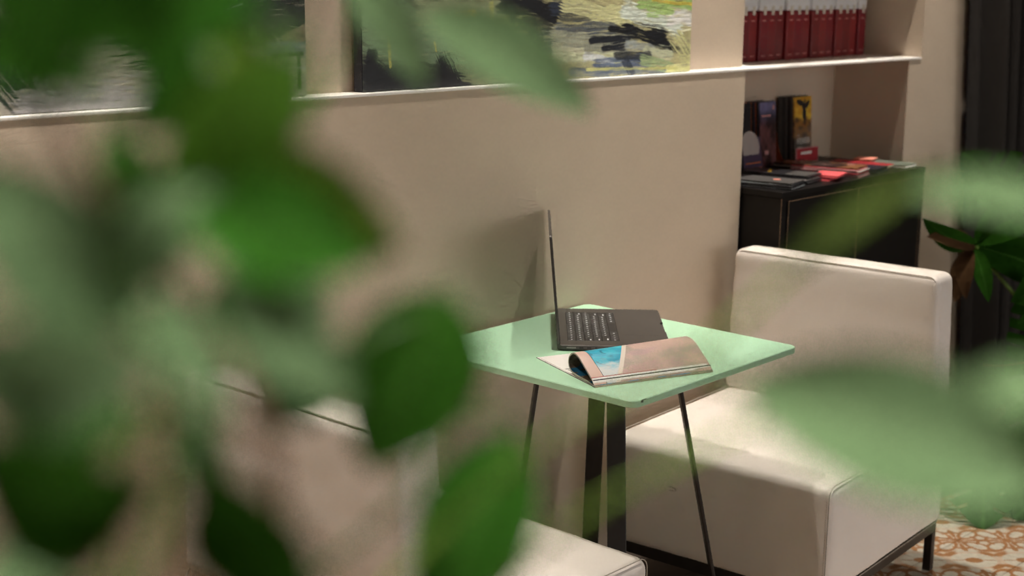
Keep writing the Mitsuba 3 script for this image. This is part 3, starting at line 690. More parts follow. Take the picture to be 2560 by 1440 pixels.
for fx in (0.03, LD - 0.03):
    for fy in (-W2 + 0.03, W2 - 0.03):
        put('rubber_foot', box(fx - 0.008, fx + 0.008, fy - 0.008, fy + 0.008, 0, 0.0026), 'mat_laptop_dark', bs, tw=ltw, smooth=False)
kb = put('keyboard', box(0.0236, 0.1384, -0.1374, 0.1374, LB - 0.0016, LB - 0.0012), 'mat_laptop_dark', t, tw=ltw, smooth=False)
# the user sits at +x, their left hand is towards -y
rows = [(0.0245, 0.0165, [1.0] * 14), (0.0435, 0.0172, [1.0] * 13 + [1.45]), (0.0625, 0.0172, [1.45] + [1.0] * 13), (0.0815, 0.0172, [1.75] + [1.0] * 11 + [1.75]),
        (0.1005, 0.0172, [2.25] + [1.0] * 10 + [2.25]), (0.1195, 0.0180, [1.0, 1.0, 1.0, 1.25, 5.0, 1.25, 1.0, 1.0, 1.0, 1.0])]
marks = []
key_cache = {}
for x0, hx, ws in rows:
    unit = (0.2735 - 0.0016 * (len(ws) - 1)) / sum(ws)
    y = -0.13675
    for q, wk in enumerate(ws):
        wy = unit * wk
        ck = (round(wy, 5), hx)
        if ck not in key_cache:
            key_cache[ck] = mikit.ply(rbox(0, hx, 0, wy, 0, 0.0017, 0.0006, 4), 'mat_key', smooth=30)
        put('key', key_cache[ck], 'mat_key', kb, tw=ltw @ T().translate([x0, y, LB - 0.0013]))
        if wk < 1.3:
            marks.append(box(x0 + hx * 0.40, x0 + hx * 0.62, y + wy * 0.38, y + wy * 0.62, LB + 0.00035, LB + 0.00048))
        elif wk < 3:
            marks.append(box(x0 + hx * 0.62, x0 + hx * 0.80, y + wy * 0.18, y + wy * 0.52, LB + 0.00035, LB + 0.00048))
        y += wy + 0.0016
put('key_legends', cat_(marks), 'mat_keymark', kb, tw=ltw, smooth=False, kind='stuff')
put('trackpad', bevel_prism(rrect(0.1475, 0.2415, -0.080, 0.080, 0.006, 4), LB - 0.0003, LB + 0.0002, 0.0001), 'mat_laptop_metal', t, tw=ltw)
for sy_ in (-1, 1):
    put('speaker_grille', box(0.026, 0.136, sy_ * 0.157 - 0.013, sy_ * 0.157 + 0.013, LB - 0.0002, LB + 0.0001), 'mat_laptop_metal', t, tw=ltw, smooth=False)
hinge = put('hinge', tube([(0.004, -0.135, LB - 0.003), (0.004, 0.135, LB - 0.003)], 0.0046, 12), 'mat_laptop_dark', t, tw=ltw, smooth=40)
lid_tw = ltw @ T().translate([0.0035, 0, LB - 0.003]).rotate([0, 1, 0], -5.4)
lid = put('lid', bevel_prism(rrect(-0.0015, 0.2460, -W2, W2, 0.012, 6), -0.0024, 0.0024, 0.0008), 'mat_laptop_metal', t, tw=lid_tw @ T().rotate([0, 1, 0], -90), smooth=30)
put('display', bevel_prism(rrect(0.003, 0.2425, -W2 + 0.003, W2 - 0.003, 0.009, 6), -0.0033, -0.0023, 0.0002), 'mat_screen', lid, tw=lid_tw @ T().rotate([0, 1, 0], -90))
put('rubber_gasket', cat_([box(0.2425, 0.2440, -W2 + 0.012, W2 - 0.012, -0.0030, -0.0021)]), 'mat_laptop_dark', lid, tw=lid_tw @ T().rotate([0, 1, 0], -90), smooth=False)

# ---------------------------------------------------------------- magazine, its pages curled over the spine
MF = np.array([-1.218, -0.511, TTOP])
MDEG = math.degrees(math.atan2(-0.336, 0.942))
mtw = T().translate(MF.tolist()).rotate([0, 0, 1], MDEG)
ML = 0.281


def cover_art(p, n, uv):
    u, v = uv.x, uv.y
    line = 0.415 - 0.215 * (1 - v) / 0.86
    base = mix((0.60, 0.43, 0.37), (0.44, 0.36, 0.30), smoothstep(0.40, 0.64, fbm(u * 5, v * 3.5, 0.0, 3)))
    base = mix(base, (0.56, 0.36, 0.37), 0.55 * smoothstep(0.5, 0.7, fbm(u * 4 + 3, v * 6, 2.0, 3)))
    base = base * (0.95 + 0.1 * noise(u * 120, v * 60, 1.0))
    wav = fbm(u * 8 + v * 5, v * 9, 4.0, 3)
    sea = mix((0.02, 0.36, 0.52), (0.035, 0.48, 0.62), smoothstep(0.4, 0.6, wav))
    st = 1 - smoothstep(0.10, 0.42, dr.abs(dr.sin((u * 16 + v * 5 + wav * 2.2) * 1.5)))
    sea = mix(sea, (0.012, 0.17, 0.28), 0.75 * st * smoothstep(0.40, 0.58, fbm(u * 9, v * 6, 7.0, 2)))
    foam = smoothstep(0.62, 0.34, v + 0.25 * (fbm(u * 18, v * 14, 3.0, 3) - 0.5))
    sea = mix(sea, (0.66, 0.68, 0.68), foam)
    left = 0.085 + 0.02 * (1 - v)
    c = mix((0.66, 0.47, 0.40), sea, smoothstep(left - 0.002, left + 0.002, u))
    c = mix(c, (0.03, 0.05, 0.06), 1 - smoothstep(0.001, 0.003, dr.abs(u - left)))
    c = mix(c, (0.74, 0.66, 0.58), smoothstep(line - 0.003, line + 0.003, u))
    return mix(c, base, smoothstep(line + 0.036, line + 0.041, u))


def inner_art(p, n, uv):
    a = fbm(uv.x * 12, uv.y * 9, 0.0, 3)
    c = mix((0.10, 0.075, 0.055), (0.20, 0.16, 0.13), smoothstep(0.4, 0.6, a))
    return mix(c, (0.02, 0.14, 0.28), smoothstep(0.56, 0.60, fbm(uv.x * 9 + 2, uv.y * 7, 5.0, 2)))


def page_art(p, n, uv):
    # a few lines of print near the open edge of the flat page
    u, v = uv.x, uv.y
    blk = smoothstep(0.30, 0.305, v) * (1 - smoothstep(0.56, 0.565, v)) * (1 - smoothstep(0.26, 0.262, u)) * smoothstep(0.03, 0.032, u)
    ln = smoothstep(0.45, 0.5, dr.abs(dr.sin(v * 70.0)))
    ch = smoothstep(0.50, 0.53, noise(u * 90, dr.floor(v * 22.3) * 7.0, 3.0))
    gap = smoothstep(0.40, 0.44, fbm(u * 6, v * 9, 8.0, 2))
    return mix((0.80, 0.775, 0.75), (0.05, 0.05, 0.06), blk * ln * ch * gap * 0.9)


mat('cover_art', proc(cover_art), 0.32)
mat('inner_art', proc(inner_art), 0.4)
mat('page_art', proc(page_art), 0.4)
t = thing('magazine', 'open magazine, its curled pages showing a turquoise and beige photograph, before the laptop', 'magazine')
for k, (hh, m_) in enumerate(((0.0006, 'mat_fl_grey'), (0.0006, 'mat_paper'), (0.0006, 'mat_paper'), (0.0005, 'mat_paper'))):
    z0 = sum((0.0006, 0.0006, 0.0006, 0.0005)[:k])
    b = rbox(0.001 * k, ML - 0.0008 * k, 0.001, 0.2525 - 0.0016 * k, z0, z0 + hh - 0.0001, 0.0003, 4)
    if k == 3:
        n = 6
        gx, gy = np.meshgrid(np.linspace(0.003, ML - 0.003, n), np.linspace(0.001, 0.247, n), indexing='ij')
        v, fc = grid_mesh(np.stack([gx, gy, gx * 0 + z0 + hh], -1))
        uvs = np.stack([v[:, 0] / ML, v[:, 1] / 0.2525], -1)
        v2 = np.vstack([v, v - [0, 0, hh - 0.0001]])
        put('flat_page', (v2, np.vstack([fc, fc[:, ::-1] + len(v)])), 'mat_page_art', t, tw=mtw, uv=np.vstack([uvs, uvs]), smooth=False)
    else:
        put('back_cover' if k == 0 else 'page', b, m_, t, tw=mtw)


def loop_profile(s):
    """curled bundle, outer face: from the free edge in front, over the ridge, round the curl, back along the table"""
    a = np.array([(0.000, 0.0005), (0.014, 0.0140), (0.032, 0.0262), (0.052, 0.0380), (0.070, 0.0478), (0.088, 0.0510), (0.102, 0.0455), (0.111, 0.0330), (0.110, 0.0200), (0.100, 0.0098), (0.080, 0.0058), (0.050, 0.0046), (0.015, 0.0044)])
    b = np.array([(0.000, 0.0005), (0.014, 0.0142), (0.032, 0.0262), (0.051, 0.0375), (0.072, 0.0495), (0.096, 0.0535), (0.115, 0.0490), (0.125, 0.0380), (0.124, 0.0240), (0.113, 0.0120), (0.088, 0.0062), (0.050, 0.0046), (0.015, 0.0044)])
    return a * (1 - s) + b * s


NS, NP = 12, 44
outer = np.zeros((NS, NP, 3)); inner = np.zeros((NS, NP, 3))
for i, s in enumerate(np.linspace(0, 1, NS)):
    pr = loop_profile(s)
    c3 = spline(np.c_[pr, pr[:, :1] * 0], NP)[:, :2]
    tg = np.gradient(c3, axis=0); tg /= np.linalg.norm(tg, axis=1, keepdims=True)
    nn = np.c_[tg[:, 1], -tg[:, 0]]
    th = 0.0032 * np.clip(np.arange(NP) / 5.0, 0.12, 1)[:, None] * np.clip((NP - np.arange(NP)) / 4.0, 0.3, 1)[:, None]
    ci = c3 + nn * th
    x = s * ML
    outer[i] = np.c_[np.full(NP, x), c3]
    inner[i] = np.c_[np.full(NP, x), np.maximum(ci, [-1, 0.0044])]
U_, V_ = np.meshgrid(np.linspace(0, 1, NS), np.arange(NP) / (NP * 0.42), indexing='ij')
uvg = np.stack([U_, V_], -1).reshape(-1, 2)
for nm, G, m_, flip in (('curled_page', outer, 'mat_cover_art', True), ('curled_page', inner, 'mat_inner_art', False)):
    v, fc = grid_mesh(G)
    put(nm, (v, fc[:, ::-1] if flip else fc), m_, t, tw=mtw, uv=uvg, smooth=True, label='page with a turquoise and beige photograph' if flip else 'dark inner page with blue shapes')
for i in (0, NS - 1):   # the trimmed edges of the bundle at both ends, page by page
    for k in range(4):
        a, b = outer[i] * (1 - k / 4) + inner[i] * (k / 4), outer[i] * (1 - (k + 0.8) / 4) + inner[i] * ((k + 0.8) / 4)
        dx = (-0.0004 if i == 0 else 0.0004) * (1 + k % 2)
        v, fc = grid_mesh(np.stack([a + [dx, 0, 0], b + [dx, 0, 0], b, a], 1))
        put('page_edge', (v, fc), ['mat_paper', 'mat_fl_edge', 'mat_paper_cream', 'mat_fl_edge'][k], t, tw=mtw, smooth=False)
# fanned fore edges along the front
strips = [('mat_fl_red', 0.0166, 0.0152, 0.45), ('mat_paper', 0.0156, 0.0118, 0.02), ('mat_fl_navy', 0.0122, 0.0104, 0.0), ('mat_paper', 0.0108, 0.0066, 0.0), ('mat_fl_edge', 0.0069, 0.0058, 0.30), ('mat_paper', 0.0062, 0.0022, 0.01), ('mat_paper_cream', 0.0026, 0.0002, 0.0)]
for k, (m_, w0, w1, cut) in enumerate(strips):
    G = []
    for s in np.linspace(0, 1, 25):
        pr = loop_profile(s)
        z = lambda w: np.interp(w, pr[:4, 0], pr[:4, 1])
        x = s * ML * (1 - cut) + 0.0010 * (k % 3) - 0.001
        off = 0.00025 + 0.00012 * (len(strips) - k)
        G.append([(x, w0, z(w0) + off - 0.0003), (x, w0 - 0.0003, z(w0 - 0.0003) + off), (x, w1, z(w1) + off), (x, w1, max(z(w1) + off - 0.0004, 0.00005))])
    v, fc = grid_mesh(np.array(G))
    put('fore_edge', (v, fc), m_, t, tw=mtw, smooth=30)

# ---------------------------------------------------------------- white lounge chairs
CD, CW, CZB, CZS, CZT, CT = 0.664, 0.610, 0.132, 0.402, 0.794, 0.104


def seat_fn(P, nrm):
    top = P[:, 2] > 0
    g = (1 - (2 * P[:, 0] / CD) ** 4) * (1 - (2 * P[:, 1] / CW) ** 4)
    P = P.copy()
    P[:, 2] += np.where(top, 0.010 * np.clip(g, 0, 1) * np.clip(P[:, 2] / 0.13, 0, 1), 0)
    wr = meshkit.fbm(np.c_[P[:, 0] * 7, P[:, 1] * 16, P[:, 2] * 9], 3) - 0.5
    return P + nrm * (wr * 0.006)[:, None]


def back_fn(P, nrm):
    P = P.copy()
    k = (P[:, 2] + (CZT - CZS) / 2) / (CZT - CZS)
    P[:, 1] *= 1 - 0.052 * np.clip(k, 0, 1)
    wr = meshkit.fbm(np.c_[P[:, 0] * 9, P[:, 1] * 6 + 4, P[:, 2] * 22], 3) - 0.5
    bul = (1 - (2 * P[:, 1] / CW) ** 2) * (1 - (2 * P[:, 2] / (CZT - CZS)) ** 2)
    P[:, 0] += -np.where(P[:, 0] < 0, 1, -0.4) * 0.007 * np.clip(bul, 0, 1)
    return P + nrm * (wr * 0.005)[:, None]


seat_m = soft_box(CD, CW, CZS - CZB, 0.026, 20, seat_fn)
seat_m.apply_translation((CD / 2, 0, CZB))
back_m = soft_box(CT, CW, CZT - CZS + 0.004, 0.022, 18, back_fn)
back_m.apply_translation((CD - CT / 2, 0, CZS - 0.004))
r_ = 0.024


def seam_loop(y, x0, x1, z0, z1, rr, lean=0.0, rad=0.0012):
    c = np.array(shapely.box(x0 + rr, z0 + rr, x1 - rr, z1 - rr).buffer(rr, quad_segs=5).exterior.coords)[:-1]
    q = []
    for a, b in zip(c, np.roll(c, -1, 0)):
        n = max(1, int(np.linalg.norm(b - a) / 0.03))
        q += [a + (b - a) * i / n for i in range(n)]
    c = np.array(q)
    k = np.clip((c[:, 1] - CZS) / (CZT - CZS), 0, 1) if lean else c[:, 0] * 0
    return np.c_[c[:, 0], y * (1 - lean * k), c[:, 1]], rad


def stitches(path, step=0.006, ln=0.0035):
    s = np.r_[0, np.cumsum(np.linalg.norm(np.diff(path, axis=0), axis=1))]
    out = []
    for d in np.arange(0, s[-1] - ln, step):
        p0 = [np.interp(d, s, path[:, i]) for i in range(3)]
        p1 = [np.interp(d + ln, s, path[:, i]) for i in range(3)]
        out.append(tube([p0, p1], 0.0006, 4))
    return cat_(out)


seams_s, seams_b, st_ = [], [], []
for sy_ in (-1, 1):
    p, rd = seam_loop(sy_ * (CW / 2 - 0.0075), 0.0020, CD - 0.0020, CZB + 0.002, CZS + 0.0005, r_)
    seams_s.append(tube(p, rd, 6, True))
    front = np.array([(0.0016, sy_ * (CW / 2 - 0.013), z) for z in np.linspace(CZB + 0.02, CZS - 0.03, 8)])
    st_.append(stitches(front))
# seam round the front face of the backrest
yb, zb0, zb1 = CW / 2 - 0.010, CZS + 0.004, CZT - 0.0035
fr = np.array(shapely.box(-yb + 0.02, zb0 + 0.02, yb - 0.02, zb1 - 0.02).buffer(0.02, quad_segs=5).exterior.coords)[:-1]
q = []
for a, b in zip(fr, np.roll(fr, -1, 0)):
    n = max(1, int(np.linalg.norm(b - a) / 0.03))
    q += [a + (b - a) * i / n for i in range(n)]
fr = np.array(q)
k = np.clip((fr[:, 1] - CZS) / (CZT - CZS), 0, 1)
for xs in (CD - CT + 0.0065, CD - 0.0065):
    seams_b.append(tube(np.c_[np.full(len(fr), xs), fr[:, 0] * (1 - 0.052 * k), fr[:, 1]], 0.0014, 6, True))
leg_o = 0.026


def chair(label, x, y, deg):
    tw = move(x, y, 0, deg)
    t = thing('lounge_chair', label, 'chair', None)
    s = put('seat', PLY['seat'], 'mat_leather', t, tw=tw)
    for m_ in PLY['seams_s']: put('seam', m_, 'mat_seam', s, tw=tw)
    for m_ in PLY['st']: put('stitching', m_, 'mat_thread', s, tw=tw, kind='stuff')
    b = put('backrest', PLY['back'], 'mat_leather', t, tw=tw)
    for m_ in PLY['seams_b']: put('seam', m_, 'mat_seam', b, tw=tw)
    put('base_frame', PLY['frame'], 'mat_dark_steel', t, tw=tw, label='dark brown steel base frame')
    for m_ in PLY['legs']: put('leg', m_, 'mat_dark_steel', t, tw=tw)


fx0, fx1, fy = 0.012, CD - 0.010, CW / 2 - 0.010
PLY = dict(seat=mikit.ply(seat_m, 'mat_leather', smooth=True), back=mikit.ply(back_m, 'mat_leather', smooth=True), seams_s=[mikit.ply(m_, 'mat_seam', smooth=40) for m_ in seams_s],
           seams_b=[mikit.ply(m_, 'mat_seam', smooth=40) for m_ in seams_b], st=[mikit.ply(m_, 'mat_thread', smooth=False) for m_ in st_],
           frame=mikit.ply(cat_([rbox(fx0, fx1, fy - 0.022, fy, CZB - 0.026, CZB + 0.014, 0.002), rbox(fx0, fx1, -fy, -fy + 0.022, CZB - 0.026, CZB + 0.014, 0.002),
                                 rbox(fx0, fx0 + 0.022, -fy, fy, CZB - 0.026, CZB + 0.014, 0.002), rbox(fx1 - 0.022, fx1, -fy, fy, CZB - 0.026, CZB + 0.014, 0.002)]), 'mat_dark_steel', smooth=30),
           legs=[mikit.ply(rbox(a, a + 0.022, b, b + 0.022, 0, CZB - 0.026, 0.002), 'mat_dark_steel', smooth=30) for a in (fx0, fx1 - 0.022) for b in (-fy, fy - 0.022)])
A = math.radians(4.960)
chair('white leather lounge chair facing the table, in front of the black sideboard', -0.694 + math.sin(A) * CW / 2, -0.113 - math.cos(A) * CW / 2, 4.960)
A = math.radians(0.989)
chair('white leather lounge chair with its back to the camera, partly hidden behind the blurred leaves', -1.237 + math.sin(A) * CW / 2, -0.061 - math.cos(A) * CW / 2, 180 + 0.989)

# ---------------------------------------------------------------- dark curtain
t = thing('curtain', 'dark brown floor length curtain in deep folds at the right end of the wall', 'curtain')


def curtain_panel(xl, xr, z0, z1, folds, amp, y0, seed, n=120, m=40, nick=None):
    """xl(z), xr(z): edges"""
    G = np.zeros((n, m, 3))
    for j, z in enumerate(np.linspace(z0, z1, m)):
        s = np.linspace(0, 1, n)
        x = xl(z) + (xr(z) - xl(z)) * s
        if nick: x = x + nick(z) * np.clip(1 - s * 25, 0, 1)
        ph = folds * s * 2 * np.pi + 0.5 * np.sin(z * 1.7 + seed)
        y = y0 + amp * (np.sin(ph + 0.8 * np.sin(ph + seed)) + 0.25 * np.sin(2.3 * ph + z * 1.1))
        G[:, j] = np.c_[x + 0.010 * np.cos(ph) * np.clip(s * 8, 0, 1), y, np.full(n, z)]
    v, f = grid_mesh(G)
    return (np.vstack([v, v + [0.0, 0.0025, 0]]), np.vstack([f, f[:, ::-1] + len(v)]))


edge = lambda z: 1.204 + (1.448 - z) * 0.1145
slit = lambda z: 0.030 * np.clip(1 - (z - 1.080) / 0.060, 0, 1) if z >= 1.080 else 0.030 * np.clip(1 - (1.080 - z) / 0.006, 0, 1)
put('curtain_panel', curtain_panel(edge, lambda z: edge(z) + 0.046, 0.01, 2.86, 0.8, 0.008, -0.052, 1.0, 30, 300), 'mat_curtain', t, smooth=True)
put('curtain_panel', curtain_panel(lambda z: edge(z) + 0.044, lambda z: 2.5 + 0 * z, 0.01, 2.86, 10.5, 0.040, -0.075, 2.0, 340, 300, slit), 'mat_curtain', t, smooth=True)

# ---------------------------------------------------------------- plants


def leaf_base(c, vein):
    def fn(p, n, uv):
        u, v = uv.x, uv.y                      # along the leaf, across (-1..1)
        a = dr.abs(v)
        rib = 1 - smoothstep(0.015, 0.055, a)
        side = (1 - smoothstep(0.0, 0.10, dr.abs(dr.sin((u * 9 - a * 2.2) * 3.1416)))) * 0.35
        g = fbm(p.x * 45, p.y * 45, p.z * 45, 3)
        col = mi.Color3f(*c) * (0.72 + 0.56 * g)
        return mix(col, vein, dr.maximum(rib * 0.8, side * 0.5))
    return fn


LEAF_TONES = [((0.020, 0.075, 0.008), (0.06, 0.16, 0.03)), ((0.036, 0.140, 0.016), (0.10, 0.26, 0.05)), ((0.15, 0.25, 0.040), (0.25, 0.36, 0.09)), ((0.165, 0.275, 0.135), (0.25, 0.37, 0.19)), ((0.10, 0.055, 0.028), (0.16, 0.09, 0.04)), ((0.10, 0.25, 0.030), (0.18, 0.36, 0.07)), ((0.075, 0.115, 0.028), (0.14, 0.20, 0.06))]  # palest tone has gloss painted in, brightest green backlit glow, darkest some shade
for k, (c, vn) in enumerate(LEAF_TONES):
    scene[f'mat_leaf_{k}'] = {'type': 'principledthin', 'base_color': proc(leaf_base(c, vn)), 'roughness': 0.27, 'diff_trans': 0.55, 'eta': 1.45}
mat('stem_0', (0.055, 0.13, 0.022), 0.45)
mat('stem_1', (0.18, 0.30, 0.05), 0.45)
mat('stem_2', (0.16, 0.10, 0.06), 0.7)


def leaf_mesh(b, t, nrm, W, bend, na=15, nc=9, cup=0.22, shape=0.85):
    """one leaf blade from b to t: midrib arched by bend, halves folded up a little, pointed tip"""
    b, t, nrm = (np.asarray(v, float) for v in (b, t, nrm))
    L = np.linalg.norm(t - b); ax = (t - b) / L
    side = np.cross(nrm, ax)
    s = np.linspace(0, 1, na); c = np.linspace(-1, 1, nc)
    hw = W / 2 * np.sin(np.pi * s ** shape) ** 0.78
    hw[0] = W * 0.02; hw[-1] = W * 0.004
    arch = bend * L * np.sin(np.pi * s)
    ripple = 0.03 * W * np.sin(s * 9)[:, None] * c[None, :] ** 2
    P = (b + s[:, None, None] * L * ax + (hw[:, None] * c[None, :])[..., None] * side
         + (arch[:, None] + cup * hw[:, None] * np.abs(c)[None, :] ** 1.5 + ripple)[..., None] * nrm)
    v, f = grid_mesh(P)
    uv = np.stack(np.meshgrid(s, c, indexing='ij'), -1).reshape(-1, 2)
    return (v, f), uv


# <PLANT>
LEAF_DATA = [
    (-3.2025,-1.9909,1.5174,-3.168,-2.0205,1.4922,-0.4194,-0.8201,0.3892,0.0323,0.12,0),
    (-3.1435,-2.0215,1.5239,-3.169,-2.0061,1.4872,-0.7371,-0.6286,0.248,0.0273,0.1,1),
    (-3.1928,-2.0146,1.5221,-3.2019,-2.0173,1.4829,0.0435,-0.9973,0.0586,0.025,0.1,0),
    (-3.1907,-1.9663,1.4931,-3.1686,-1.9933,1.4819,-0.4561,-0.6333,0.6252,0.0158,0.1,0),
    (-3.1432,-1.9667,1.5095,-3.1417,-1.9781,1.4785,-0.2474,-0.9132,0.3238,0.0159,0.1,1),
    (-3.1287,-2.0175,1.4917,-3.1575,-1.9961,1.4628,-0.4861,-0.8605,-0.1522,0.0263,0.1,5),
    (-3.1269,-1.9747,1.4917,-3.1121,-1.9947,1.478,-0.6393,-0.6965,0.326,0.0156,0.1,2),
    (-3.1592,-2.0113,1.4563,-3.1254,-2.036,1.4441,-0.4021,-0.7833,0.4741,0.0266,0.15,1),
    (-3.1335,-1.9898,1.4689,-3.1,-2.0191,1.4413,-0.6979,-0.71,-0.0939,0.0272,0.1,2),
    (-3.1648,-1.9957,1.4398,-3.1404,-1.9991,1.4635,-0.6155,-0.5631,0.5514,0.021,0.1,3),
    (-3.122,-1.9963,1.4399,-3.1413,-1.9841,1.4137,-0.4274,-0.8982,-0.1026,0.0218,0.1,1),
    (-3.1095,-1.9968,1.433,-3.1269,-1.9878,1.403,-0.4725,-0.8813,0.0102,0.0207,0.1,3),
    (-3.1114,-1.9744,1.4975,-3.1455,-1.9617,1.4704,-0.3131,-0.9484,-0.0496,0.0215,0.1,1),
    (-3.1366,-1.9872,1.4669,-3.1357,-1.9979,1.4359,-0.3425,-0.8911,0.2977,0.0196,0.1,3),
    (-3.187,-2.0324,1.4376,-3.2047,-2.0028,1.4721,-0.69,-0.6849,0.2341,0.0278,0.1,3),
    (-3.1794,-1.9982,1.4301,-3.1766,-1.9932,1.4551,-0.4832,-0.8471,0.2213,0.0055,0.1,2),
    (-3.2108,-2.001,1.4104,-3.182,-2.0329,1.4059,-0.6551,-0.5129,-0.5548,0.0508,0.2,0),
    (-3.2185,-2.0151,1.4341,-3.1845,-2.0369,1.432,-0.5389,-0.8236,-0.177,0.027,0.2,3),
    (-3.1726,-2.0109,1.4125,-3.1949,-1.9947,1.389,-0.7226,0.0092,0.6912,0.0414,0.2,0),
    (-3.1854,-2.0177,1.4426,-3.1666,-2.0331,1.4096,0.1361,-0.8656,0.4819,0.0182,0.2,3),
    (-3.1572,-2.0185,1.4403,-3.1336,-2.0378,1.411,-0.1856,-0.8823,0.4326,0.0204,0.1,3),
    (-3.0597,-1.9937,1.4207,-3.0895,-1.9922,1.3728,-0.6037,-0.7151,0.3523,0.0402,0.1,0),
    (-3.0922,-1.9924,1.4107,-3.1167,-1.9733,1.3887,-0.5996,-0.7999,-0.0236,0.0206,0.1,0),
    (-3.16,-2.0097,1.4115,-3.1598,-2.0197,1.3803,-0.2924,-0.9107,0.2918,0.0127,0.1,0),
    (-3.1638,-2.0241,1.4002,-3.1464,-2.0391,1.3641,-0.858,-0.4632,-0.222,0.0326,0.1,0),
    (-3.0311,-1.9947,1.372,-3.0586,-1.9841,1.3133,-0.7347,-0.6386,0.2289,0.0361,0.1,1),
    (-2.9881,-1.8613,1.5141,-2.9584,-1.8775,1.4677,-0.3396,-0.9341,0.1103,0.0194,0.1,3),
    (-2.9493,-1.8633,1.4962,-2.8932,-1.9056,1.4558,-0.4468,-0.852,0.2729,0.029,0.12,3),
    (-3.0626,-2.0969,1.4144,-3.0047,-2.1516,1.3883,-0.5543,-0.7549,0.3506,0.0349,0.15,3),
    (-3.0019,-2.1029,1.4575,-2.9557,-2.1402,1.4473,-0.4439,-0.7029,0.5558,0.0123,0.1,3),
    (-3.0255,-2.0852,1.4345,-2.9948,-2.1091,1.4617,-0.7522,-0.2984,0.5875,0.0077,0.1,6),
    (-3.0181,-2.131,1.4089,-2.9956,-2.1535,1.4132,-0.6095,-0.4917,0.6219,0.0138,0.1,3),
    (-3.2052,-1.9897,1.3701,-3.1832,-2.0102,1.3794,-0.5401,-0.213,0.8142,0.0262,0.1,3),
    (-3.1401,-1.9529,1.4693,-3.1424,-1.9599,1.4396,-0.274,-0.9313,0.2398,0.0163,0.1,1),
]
STEM_DATA = [
    ([(-3.1331,-1.9454,1.1859),(-3.1642,-1.9912,1.3617),(-3.1526,-1.9912,1.4007),(-3.1598,-1.9873,1.4358),(-3.1643,-1.9869,1.4691),(-3.1637,-1.9766,1.5039),(-3.1622,-1.9724,1.5223)],0.0026,0),
    ([(-3.1297,-1.949,1.1859),(-3.1731,-1.9959,1.3639),(-3.1698,-1.9937,1.3818),(-3.1645,-1.9937,1.3999)],0.0022,1),
    ([(-3.1039,-1.9636,1.1791),(-3.1316,-1.999,1.3517),(-3.1317,-1.9977,1.4029),(-3.1477,-1.9859,1.4338),(-3.1646,-1.9727,1.4659),(-3.1748,-1.9693,1.49),(-3.1784,-1.9594,1.5092)],0.0034,2),
    ([(-3.0638,-1.9554,1.1505),(-3.0696,-2.0144,1.3221),(-3.0679,-2.0359,1.354),(-3.0562,-2.0687,1.3838),(-3.037,-2.0851,1.3964)],0.0019,1),
    ([(-3.0677,-1.9514,1.1505),(-3.0685,-2.0048,1.3561),(-3.0507,-2.0418,1.3931),(-3.0394,-2.0754,1.4189),(-3.0255,-2.0852,1.4345),(-3.0019,-2.1029,1.4575)],0.0017,1),
    ([(-3.0694,-1.9176,1.4877),(-3.0308,-1.892,1.4624),(-2.9933,-1.8668,1.4791),(-2.9731,-1.8502,1.5052)],0.0014,0),
    ([(-3.1039,-1.9636,1.1791),(-3.1063,-1.9722,1.3328),(-3.0676,-1.9884,1.3639),(-3.0538,-1.9858,1.4186)],0.0016,0),
    ([(-3.1598,-1.9873,1.4358),(-3.1481,-1.9961,1.4473),(-3.1344,-1.9907,1.4631),(-3.1286,-2.0035,1.4892),(-3.1219,-2.0076,1.4987)],0.002,0),
]
MON_DATA = [
    ('S',1.2834,-0.3328,0.8094,1.0111,-0.1534,0.9363,-0.5642,-0.317,-0.7624,0.3437,0.22,0),
    ('L',1.1867,-0.2908,0.8539,1.0267,-0.2062,0.8213,-0.3695,-0.8462,-0.3839,0.1012,0.1,0),
    ('L',1.0498,-0.2034,0.6716,0.8996,-0.0902,0.7627,-0.6944,-0.5268,-0.4903,0.0895,0.15,0),
    ('L',1.0487,-0.2046,0.664,0.8997,-0.1088,0.7038,-0.3481,-0.7658,0.5407,0.0716,0.12,4),
    ('L',1.0472,-0.2006,0.6716,1.2313,-0.3021,0.7317,-0.5056,-0.5016,0.702,0.1369,0.35,0),
    ('L',1.068,-0.1952,0.6642,1.3254,-0.3115,0.5453,-0.3204,-0.9237,0.2102,0.1549,0.2,0),
    ('L',1.0685,-0.1946,0.6681,1.3444,-0.3109,0.611,-0.4247,-0.7916,-0.4393,0.1069,0.2,0),
    ('L',1.0424,-0.198,0.6639,0.9586,-0.1932,0.4923,-0.6837,-0.658,0.3155,0.0779,-0.15,4),
    ('L',1.0381,-0.1951,0.6588,0.9684,-0.2286,0.5072,-0.9028,-0.0518,0.427,0.0633,0.18,4),
    ('L',1.0456,-0.2022,0.6614,1.0165,-0.2825,0.498,-0.7276,-0.5554,0.4027,0.0616,0.1,0),
    ('L',1.1791,-0.3747,0.5625,1.055,-0.3372,0.5011,-0.4275,-0.8308,0.3565,0.1204,0.3,0),
    ('L',1.1894,-0.4016,0.512,1.0285,-0.3738,0.4379,-0.2987,-0.9025,0.3103,0.1137,0.3,0),
    ('S',0.5371,-0.5098,0.2468,0.3469,-0.6337,0.0188,-0.586,-0.3986,0.7055,0.3018,0.18,0),
    ('S',0.7422,-0.5927,0.2947,0.469,-0.656,0.0274,-0.7,0.0052,0.7141,0.2601,0.2,0),
    ('S',0.6681,-0.7114,0.1423,0.4645,-0.6821,0.0238,-0.3383,-0.8662,0.3678,0.1987,0.2,0),
    ('S',1.3368,-0.4232,0.4658,1.0763,-0.3703,0.2314,-0.4302,-0.8566,0.2848,0.3033,0.25,0),
]
